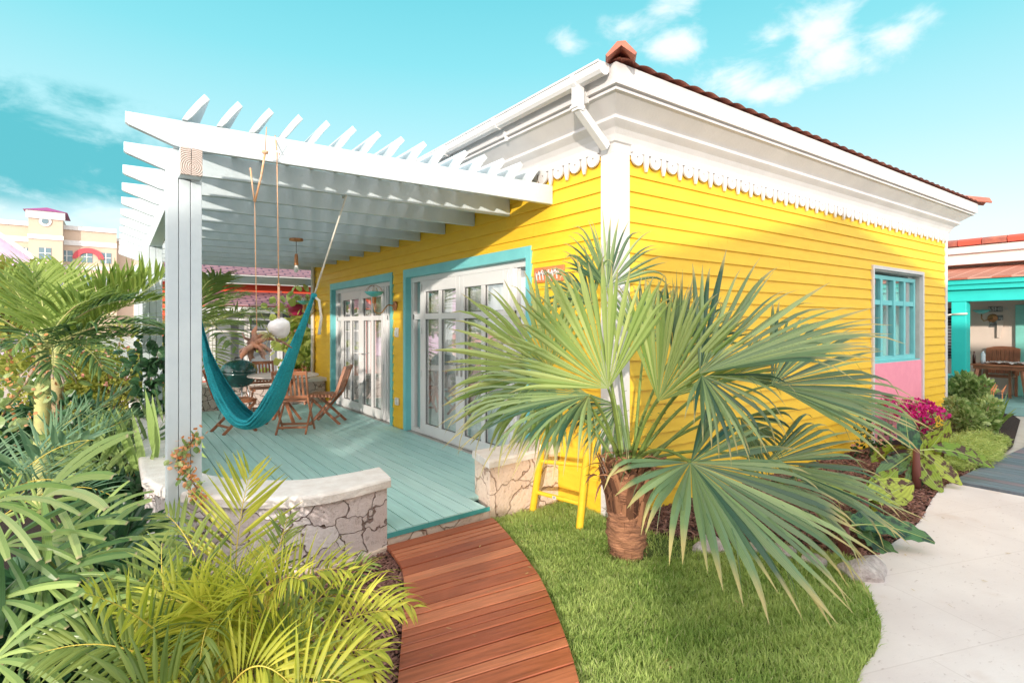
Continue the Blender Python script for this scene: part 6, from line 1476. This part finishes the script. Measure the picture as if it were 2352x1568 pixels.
# porch dining set
def teak_table(name, c, L, W, label):
    r = root_at(name, c, label, 'table'); b = MB(); z = c.z
    for k in range(9): b.box(c.x - W / 2 + k * W / 9, c.x - W / 2 + (k + 1) * W / 9 - .008, c.y - L / 2, c.y + L / 2, z + .71, z + .74)
    kid(b, 'tabletop', M['teak'], r); b = MB(); b.box(c.x - W / 2 + .06, c.x + W / 2 - .06, c.y - L / 2 + .06, c.y + L / 2 - .06, z + .64, z + .708); kid(b, 'apron', M['teak'], r)
    for sx in (-1, 1):
        for sy in (-1, 1): b = MB(); b.bar(c + V3((sx * (W / 2 - .1), sy * (L / 2 - .12), .64)), c + V3((sx * (W / 2 - .02), sy * (L / 2 - .02), 0)), .06, .06); kid(b, 'leg', M['teak'], r)
    return r
tcn = V3((11.45, .05, .14)); teak_table('dining_table', tcn, .95, .8, 'teak table on the turquoise house porch with a cloth and bottles on it')
def arm_chair(c, rz, label):
    r = empty('porch_chair', c, label, 'chair', 'teak chairs on the turquoise porch', rz); pr_ = []
    for (x, y) in ((-.25, -.22), (.25, -.22), (-.25, .25), (.25, .25)): b = MB(); b.bar((x, y, 0), (x, y, .62), .045, .045); b.build('leg', M['teak'], r)
    b = MB(); b.box(-.26, .26, -.24, .26, .42, .45); b.build('seat', M['teak'], r)
    b = MB(); b.bar((-.27, -.26, .45), (-.27, -.36, 1.02), .04, .03); b.bar((.27, -.26, .45), (.27, -.36, 1.02), .04, .03)
    for k in range(7): b.bar((-.22 + k * .073, -.265, .48), (-.22 + k * .073, -.355, 1.03), .066, .015, up=(0, 1, 0))
    b.prism([(-.29, .98), (-.29, 1.03), (-.15, 1.07), (0, 1.08), (.15, 1.07), (.29, 1.03), (.29, .98)], 'y', -.385, -.345); b.build('backrest', M['teak'], r)
    for s in (-1, 1): b = MB(); b.box(s * .25 - .03, s * .25 + .03, -.30, .28, .62, .65); b.build('armrest', M['teak'], r)
arm_chair((12.15, .30, .14), R_(90), 'slatted teak chair with a curved back behind the porch table')
arm_chair((11.3, -1.15, .14), R_(20), 'teak chair cut by the right edge of the photograph on the porch')
arm_chair((11.9, 1.7, .14), R_(180), 'teak chair with striped cushion seen between yellow wall and turquoise pillar')
M['cloth'] = mat('rumpled_white_towel', (0.82, 0.76, 0.74), rough=.9, scale=20, bump=.8)
b = MB(); v = []; f = []; n_ = 14; rn = random.Random(6)
for i in range(n_):
    for j in range(n_): v.append((11.15 + .5 * i / (n_ - 1), -.33 + .62 * j / (n_ - 1), .892 + .03 * abs(math.sin(i * 1.3 + j * .8)) + rn.uniform(0, .02)))
for i in range(n_ - 1):
    for j in range(n_ - 1): a = i * n_ + j; f.append((a, a + 1, a + n_ + 1, a + n_))
b.add(v, f); b_ = b.build('towel', M['cloth'], smooth=True); tag(b_, 'rumpled white towel lying on the porch table', 'towel')
M['clear'] = mat('pale_blue_bottle', (0.62, 0.74, 0.80), rough=.1, spec=.7); M['bottle'] = mat('brown_bottle', (0.05, 0.015, 0.01), rough=.15)
q = P(2269, 835, 11.35); q = V3((11.28, .34, .882)); b = MB(); b.lathe([(0, 0), (.04, 0), (.042, .10), (.036, .14), (.042, .17), (.035, .21), (.015, .24), (.015, .26), (0, .26)], q, 14); o = b.build('water_bottle', M['clear'], smooth=True); tag(o, 'clear water bottle with label on the porch table', 'bottle')
q = V3((11.2, .47, .882)); b = MB(); b.lathe([(0, 0), (.03, 0), (.03, .14), (.012, .20), (.012, .25), (0, .25)], q, 12); o = b.build('beer_bottle', M['bottle'], smooth=True); tag(o, 'dark brown bottle at the left end of the porch table', 'bottle')
# planter box under the pillar, low porch wall
pb_ = root_at('plant_tub', (10.35, .55, 0), 'dark teal round tub at the foot of the turquoise pillar', 'tub'); b = MB(); b.lathe([(0, 0), (.24, 0), (.34, .62), (.36, .68), (.33, .68), (.3, .6)], V3((10.3, .55, 0)), 20); kid(b, 'tub', M['deckedge'], pb_, smooth=True, auto=40)
# strelitzia by the porch step
def strel():
    rn = random.Random(14); base = G(2325, 1005, 0); base = V3((8.1, -.62, 0)); r = root_at('bird_of_paradise', base, 'spiky plant with small orange flowers beside the far boardwalk', 'plant'); b = MB()
    for i in range(26):
        d = V3((rn.gauss(0, .5), rn.gauss(0, .5), 1)); strip(b, base, d, d.orthogonal(), UP, rn.uniform(.4, .75), .04, K=7, droop=.6, t=rn.random(), w0=.2)
    kid(b, 'foliage', M['leafA'], r); b = MB()
    for i in range(3): p = base + V3((rn.uniform(-.2, .2), rn.uniform(-.2, .2), .6)); b.tube([p - V3((0, 0, .5)), p], .008, 5); b.tube([p, p + V3((.02, -.05, .12))], [.02, .003], 5)
    kid(b, 'flower', M['orangefl'], r)
strel()
# white rope tied round the pillar
b = MB(); p = onX(2186, 722, 10.58); q = onX(2222, 720, 10.58); b.tube([q, p], .022, 6); b.tube([p.lerp(q, .7), p, p + V3((-1.0, .8, -.22))], .018, 6); o = b.build('tied_rope', M['rope'], smooth=True); tag(o, 'white hammock rope tied round the turquoise pillar', 'rope')

# ---- the red house behind the veranda
M['redwall'] = mat('red_plaster', (0.78, 0.11, 0.05), (0.72, 0.09, 0.04), rough=.8, scale=2)
M['mauvetile'] = tilemat('mauve_roof_tiles', (0.30, 0.15, 0.17), (0.38, 0.20, 0.22), (0.10, 0.05, 0.08), sx=3.0, sy=8.0)
rh = root_at('red_house', (-1.7, 12.4, 0), 'red house with mauve tiled roof and white eaves seen beyond the veranda', 'house')
b = MB(); b.box(-2.7, 3.0, 12.4, 12.6, 0, 2.9); b.box(-2.7, -2.5, 12.6, 19, 0, 2.9); b.box(2.8, 3.0, 12.6, 19, 0, 2.9); b.box(-2.5, 2.8, 18.8, 19, 0, 2.9); kid(b, 'wall', M['redwall'], rh)
b = MB(); b.box(-3.1, 3.5, 11.95, 12.4, 2.74, 2.79); b.box(-3.1, 3.5, 11.9, 11.95, 2.72, 2.95); kid(b, 'eave', M['white'], rh)
b = MB(); hip(b, -2.7, 3.1, 12.3, 19.1, 2.96, 1.3, over=.42); kid(b, 'roof', M['mauvetile'], rh)
a, c = P(520, 685, 14.3), P(705, 705, 14.3)
b = MB(); b.add([(-2.2, 11.3, 2.18), (.9, 11.3, 2.18), (.9, 12.38, 2.55), (-2.2, 12.38, 2.55), (-2.2, 11.3, 2.15), (.9, 11.3, 2.15), (.9, 12.38, 2.52), (-2.2, 12.38, 2.52)], [(0, 3, 2, 1), (4, 5, 6, 7), (0, 1, 5, 4), (1, 2, 6, 5), (2, 3, 7, 6), (3, 0, 4, 7)]); kid(b, 'porch_roof', M['mauvetile'], rh)
b = MB(); b.box(-2.2, .9, 11.26, 11.34, 1.98, 2.12); b.box(-2.2, .9, 11.28, 11.32, 1.80, 1.84); kid(b, 'porch_beam', M['white'], rh)
for x in (-2.1, -.35, .8): b = MB(); b.box(x, x + .09, 11.25, 11.35, 0, 1.98); kid(b, 'porch_post', M['white'], rh)
for (x0, x1) in ((-2.3, -1.5), (-1.49, -.7), (-.69, .1), (.11, .9), (.91, 1.7)):
    b = MB(); b.box(x0, x0 + .06, 12.33, 12.398, .3, 2.1); b.box(x1 - .06, x1, 12.33, 12.398, .3, 2.1); b.box(x0 + .06, x1 - .06, 12.33, 12.398, 2.04, 2.1); b.box(x0 + .06, x1 - .06, 12.33, 12.398, 1.5, 1.55); b.box(x0 + .06, x1 - .06, 12.33, 12.398, .3, .4)
    w0_ = kid(b, 'window_frame', M['upvc'], rh); b = MB(); b.box(x0 + .06, x1 - .06, 12.37, 12.397, .4, 2.04); k = b.build('pane', M['shut'], w0_); k.matrix_parent_inverse = Matrix()
bk = root_at('hanging_basket', P(680, 715, 12.0), 'magenta hanging flower pot under the red house porch', 'pot'); q = P(680, 712, 12.0); b = MB(); b.lathe([(0, -.12), (.14, -.12), (.20, .12), (.18, .12)], q, 18); kid(b, 'pot', mat('crimson_pot', (.45, .02, .10), rough=.4), bk, smooth=True); b = MB(); b.tube([q + V3((0, 0, .1)), q + V3((0, 0, .35))], .006, 5); kid(b, 'hanger', M['black'], bk)

# ---- far hotel
M['peach'] = mat('peach_plaster', (0.58, 0.44, 0.35), (0.54, 0.41, 0.32), rough=.9, scale=.3)
M['purple'] = mat('purple_metal_roof', (0.40, 0.07, 0.24), (0.36, 0.06, 0.22), rough=.5, scale=1); M['hwin'] = mat('hotel_window_glass', (0.14, 0.22, 0.26), rough=.2)
hY = 112.0; ht = root_at('hotel', onY(100, 560, hY), 'long peach coloured hotel with a purple pyramid tower roof in the distance', 'hotel')
def h_(px, py): q = onY(px, py, hY); return q.x, q.z
x0, zt = h_(-300, 497); xl, _ = h_(68, 515); xr, _ = h_(146, 520); x1, _ = h_(268, 533); zr = h_(70, 517)[1]
b = MB(); b.box(x0, xl, hY, hY + 14, 0, zr); b.box(xr, x1, hY + .6, hY + 14, 0, zr); b.box(x1, x1 + 24, hY + 3, hY + 14, 0, zr - .9); kid(b, 'wall', M['peach'], ht)
ztw = h_(70, 498)[1]; b = MB(); b.box(xl, xr, hY - 1.6, hY + 12, 0, ztw); kid(b, 'tower', M['peach'], ht)
b = MB(); hip(b, xl, xr, hY - 1.6, hY + 6, ztw + .8, h_(105, 484)[1] - ztw - .2, over=.6); kid(b, 'tower_roof', M['purple'], ht)
for (a, c, y, z0, z1) in ((xl - .3, xr + .3, hY - 1.9, ztw - .4, ztw + .8), (xl - .1, xr + .1, hY - 1.8, ztw - 3.6, ztw - 2.9), (x0, xl, hY - .3, zr - .2, zr + .5), (x0, xl, hY - .2, zr - 2.7, zr - 1.9), (xr, x1, hY + .3, zr - .2, zr + .5), (xr, x1, hY + .4, zr - 2.7, zr - 1.9),
                          (x0, xl, hY - .2, zr - 6.6, zr - 6.0), (xr, x1, hY + .4, zr - 6.6, zr - 6.0), (xl, xr, hY - 1.8, zr - 6.6, zr - 6.0), (x1, x1 + 24, hY + 2.8, zr - 1.2, zr - .7)):
    b = MB(); b.box(a, c, y, y + .25, z0, z1); kid(b, 'string_course', M['white'], ht)
for fl_ in range(3):
    for (px, yy) in ((-30, 0), (11, 0), (60, 0), (106, -1.6), (153, .6), (199, .6), (243, .6)):
        xx, _ = h_(px, 550); z = zr - 5.4 - fl_ * 3.9; b = MB(); b.box(xx - .75, xx + .75, hY + yy - .06, hY + yy + .02, z, z + 1.8)
        w0_ = kid(b, 'window', M['hwin'], ht)
        b = MB(); b.box(xx - .06, xx + .06, hY + yy - .1, hY + yy - .062, z, z + 1.8); b.box(xx - .75, xx - .06, hY + yy - .1, hY + yy - .062, z + .9, z + 1.0); b.box(xx + .06, xx + .75, hY + yy - .1, hY + yy - .062, z + .9, z + 1.0); k = b.build('muntin', M['white'], w0_); k.matrix_parent_inverse = Matrix()
b = MB(); xx, zz = h_(106, 512); b.lathe([(0, 0), (.45, 0), (.75, .06), (.8, .0)], V3((xx, hY - 1.75, zz)), 20, axis='y'); kid(b, 'round_window', M['white'], ht)
b = MB(); b.lathe([(0, -.02), (.42, -.02), (.42, 0)], V3((xx, hY - 1.80, zz)), 20, axis='y'); kid(b, 'round_pane', M['hwin'], ht)
b = MB(); xx, zz = h_(203, 594); n_ = 16
b.prism([(xx + 2.1 * math.cos(math.pi * i / n_), zz + 1.8 * math.sin(math.pi * i / n_)) for i in range(n_ + 1)] + [(xx + 1.3 * math.cos(math.pi * i / n_), zz + 1.0 * math.sin(math.pi * i / n_)) for i in range(n_, -1, -1)], 'y', hY + .3, hY + .62); kid(b, 'arched_hood', mat('crimson_trim', (.55, .08, .10), rough=.7), ht)
# lilac house gable left
M['lilac'] = mat('lilac_plaster', (0.60, 0.46, 0.62), rough=.8)
lh = root_at('lilac_house', P(20, 620, 30), 'pale lilac gabled building behind the left palms', 'house')
a = onY(-60, 540, 26); c = onY(45, 600, 26); 
b = MB(); b.prism([(a.x - 6, 0), (c.x + 1.2, 0), (c.x + 1.2, c.z - .6), (a.x, a.z + .6), (a.x - 6, c.z - .4)], 'y', 26, 33); kid(b, 'wall', M['lilac'], lh)
b = MB(); b.bar((a.x, 25.8, a.z + .7), (c.x + 1.6, 25.8, c.z - .8), .2, .16); kid(b, 'verge', M['white'], lh)
# pink garden wall and low stone edging beyond the left palms
M['rosewall'] = mat('rose_plaster', (0.62, 0.33, 0.33), (0.55, 0.28, 0.28), rough=.85, scale=2)
gw = root_at('garden_wall', (-12, 15, 0), 'dusty rose garden wall with pale stone base beyond the left palms', 'wall')
b = MB(); b.box(-16, -7.6, 17.0, 17.3, .55, 1.35); kid(b, 'wall', M['rosewall'], gw); b = MB(); b.box(-16, -7.4, 16.9, 17.4, -.02, .549); kid(b, 'base', M['stoneline'], gw); b = MB(); b.box(-16, -7.3, 16.8, 17.5, 1.351, 1.43); kid(b, 'cap_stone', M['cap'], gw)
# distant trees
def tree(name, base, H, cr_, n, leaf, m, label, seed, group=None, lobes=12, tr=.12, zc=.68, zs=.24):
    rn = random.Random(seed); r = root_at(name, base, label, 'tree', group); b = MB(); top = base + V3((0, 0, H * .6))
    b.tube([base - V3((0, 0, .1)), base + V3((rn.uniform(-.1, .1), 0, H * .3)), top], [tr, tr * .8, tr * .5], 8)
    L_ = []
    for k in range(lobes):
        a = rn.uniform(0, 6.28); q = rn.uniform(.1, .75); p = base + V3((math.cos(a) * q * cr_, math.sin(a) * q * cr_, H * (zc + rn.uniform(-zs, zs)))); L_.append((p, cr_ * rn.uniform(.28, .48)))
        b.tube(bez(base + V3((0, 0, H * .35)), base.lerp(p, .5) + V3((0, 0, H * .15)), p, 6), [tr * .5, tr * .4, tr * .3, tr * .25, tr * .2, tr * .1], 6)
    kid(b, 'trunk', M['bush_stem'], r, smooth=True); b = MB()
    for i in range(n):
        p, s = rn.choice(L_); dd = V3((rn.gauss(0, 1), rn.gauss(0, 1), rn.gauss(0, 1))).normalized(); q = p + dd * s * rn.uniform(.2, 1) ** .5 * V3((1, 1, .8)).length / 1.6
        d = dd + V3((rn.gauss(0, .5), rn.gauss(0, .5), rn.gauss(0, .5))); strip(b, q, d, d.orthogonal(), UP, leaf * rn.uniform(.6, 1.3), leaf * .25, K=4, droop=.5, t=rn.random(), w0=.2, shape='oval')
    kid(b, 'crown', m, r)
M['treeleaf'] = leaf_mat('tree_leaf', (0.06, 0.13, 0.03), (0.20, 0.28, 0.07), trans=.3, rough=.5)
for i, (x, y, h, l) in enumerate([(-14, 30, 4.5, 'bushy green tree far behind the left palms'), (-9.5, 24, 3.9, 'small olive tree between palms and pergola posts'), (-6.2, 20, 3.6, 'low tree behind the outer pergola post'), (-19, 34, 5, 'broad tree left of the lilac gable')]):
    tree('garden_tree', V3((x, y, 0)), h, 1.9, 2600, .24, M['treeleaf'] if i % 2 else M['leafB'], l, 110 + i, 'trees beyond the left planting')
# ---- behind the camera: the house and trees whose shade falls on garden and wall
nh = root_at('neighbour_house', (-3.8, -8.2, 0), 'peach gabled house across the path behind the camera', 'house')
GY = -8.2; gx0, gxa, gx1 = -7.87, -4.02, 0.15; ez0, pk, ez1 = 4.30, 5.09, 4.27
b = MB(); b.prism([(gx0, 0), (gx1, 0), (gx1, ez1), (gxa, pk), (gx0, ez0)], 'y', GY - 6, GY); kid(b, 'wall', M['cream'], nh)
b = MB(); b.add([(gx0 - .0, GY + .05, ez0 + .0), (gxa, GY + .05, pk), (gxa, GY - 6.2, pk), (gx0, GY - 6.2, ez0), (gx0, GY + .05, ez0 + .06), (gxa, GY + .05, pk + .06), (gxa, GY - 6.2, pk + .06), (gx0, GY - 6.2, ez0 + .06)], [(0, 1, 2, 3), (4, 7, 6, 5), (0, 4, 5, 1), (3, 2, 6, 7), (0, 3, 7, 4)])
b.add([(gx1, GY + .05, ez1), (gxa, GY + .05, pk), (gxa, GY - 6.2, pk), (gx1, GY - 6.2, ez1), (gx1, GY + .05, ez1 + .06), (gxa, GY + .05, pk + .06), (gxa, GY - 6.2, pk + .06), (gx1, GY - 6.2, ez1 + .06)], [(3, 2, 1, 0), (5, 6, 7, 4), (1, 5, 4, 0), (7, 6, 2, 3), (4, 7, 3, 0)]); kid(b, 'roof', M['tile'], nh)
for x in (-6.4, -3.6, -1.2):
    b = MB(); b.box(x - .5, x + .5, GY, GY + .05, 1.0, 2.4); w0_ = kid(b, 'window', M['white'], nh); b = MB(); b.box(x - .42, x + .42, GY + .051, GY + .06, 1.08, 2.32); k = b.build('pane', M['hwin'], w0_); k.matrix_parent_inverse = Matrix()
tree('shade_tree', V3((-10.9, -8.6, 0)), 4.9, 1.15, 6000, .22, M['treeleaf'], 'leafy shade tree left of the neighbour house behind the camera', 121, 'shade trees behind the camera', lobes=18, tr=.10, zc=.80, zs=.11)
tree('shade_tree', V3((-12.3, -8.5, 0)), 4.9, 1.05, 6000, .22, M['treeleaf'], 'leafy shade tree further left behind the camera', 122, 'shade trees behind the camera', lobes=18, tr=.10, zc=.80, zs=.11)
shrub('hedge', V3((-11.6, -8.9, 1.0)), (1.85, .4, 1.15), 7000, (.12, .05), M['treeleaf'], 'unseen hedge added behind the camera to shade the boardwalk', 'hedge', 123, lobes=40)  # added out of view, sized to keep low sun off the boardwalk
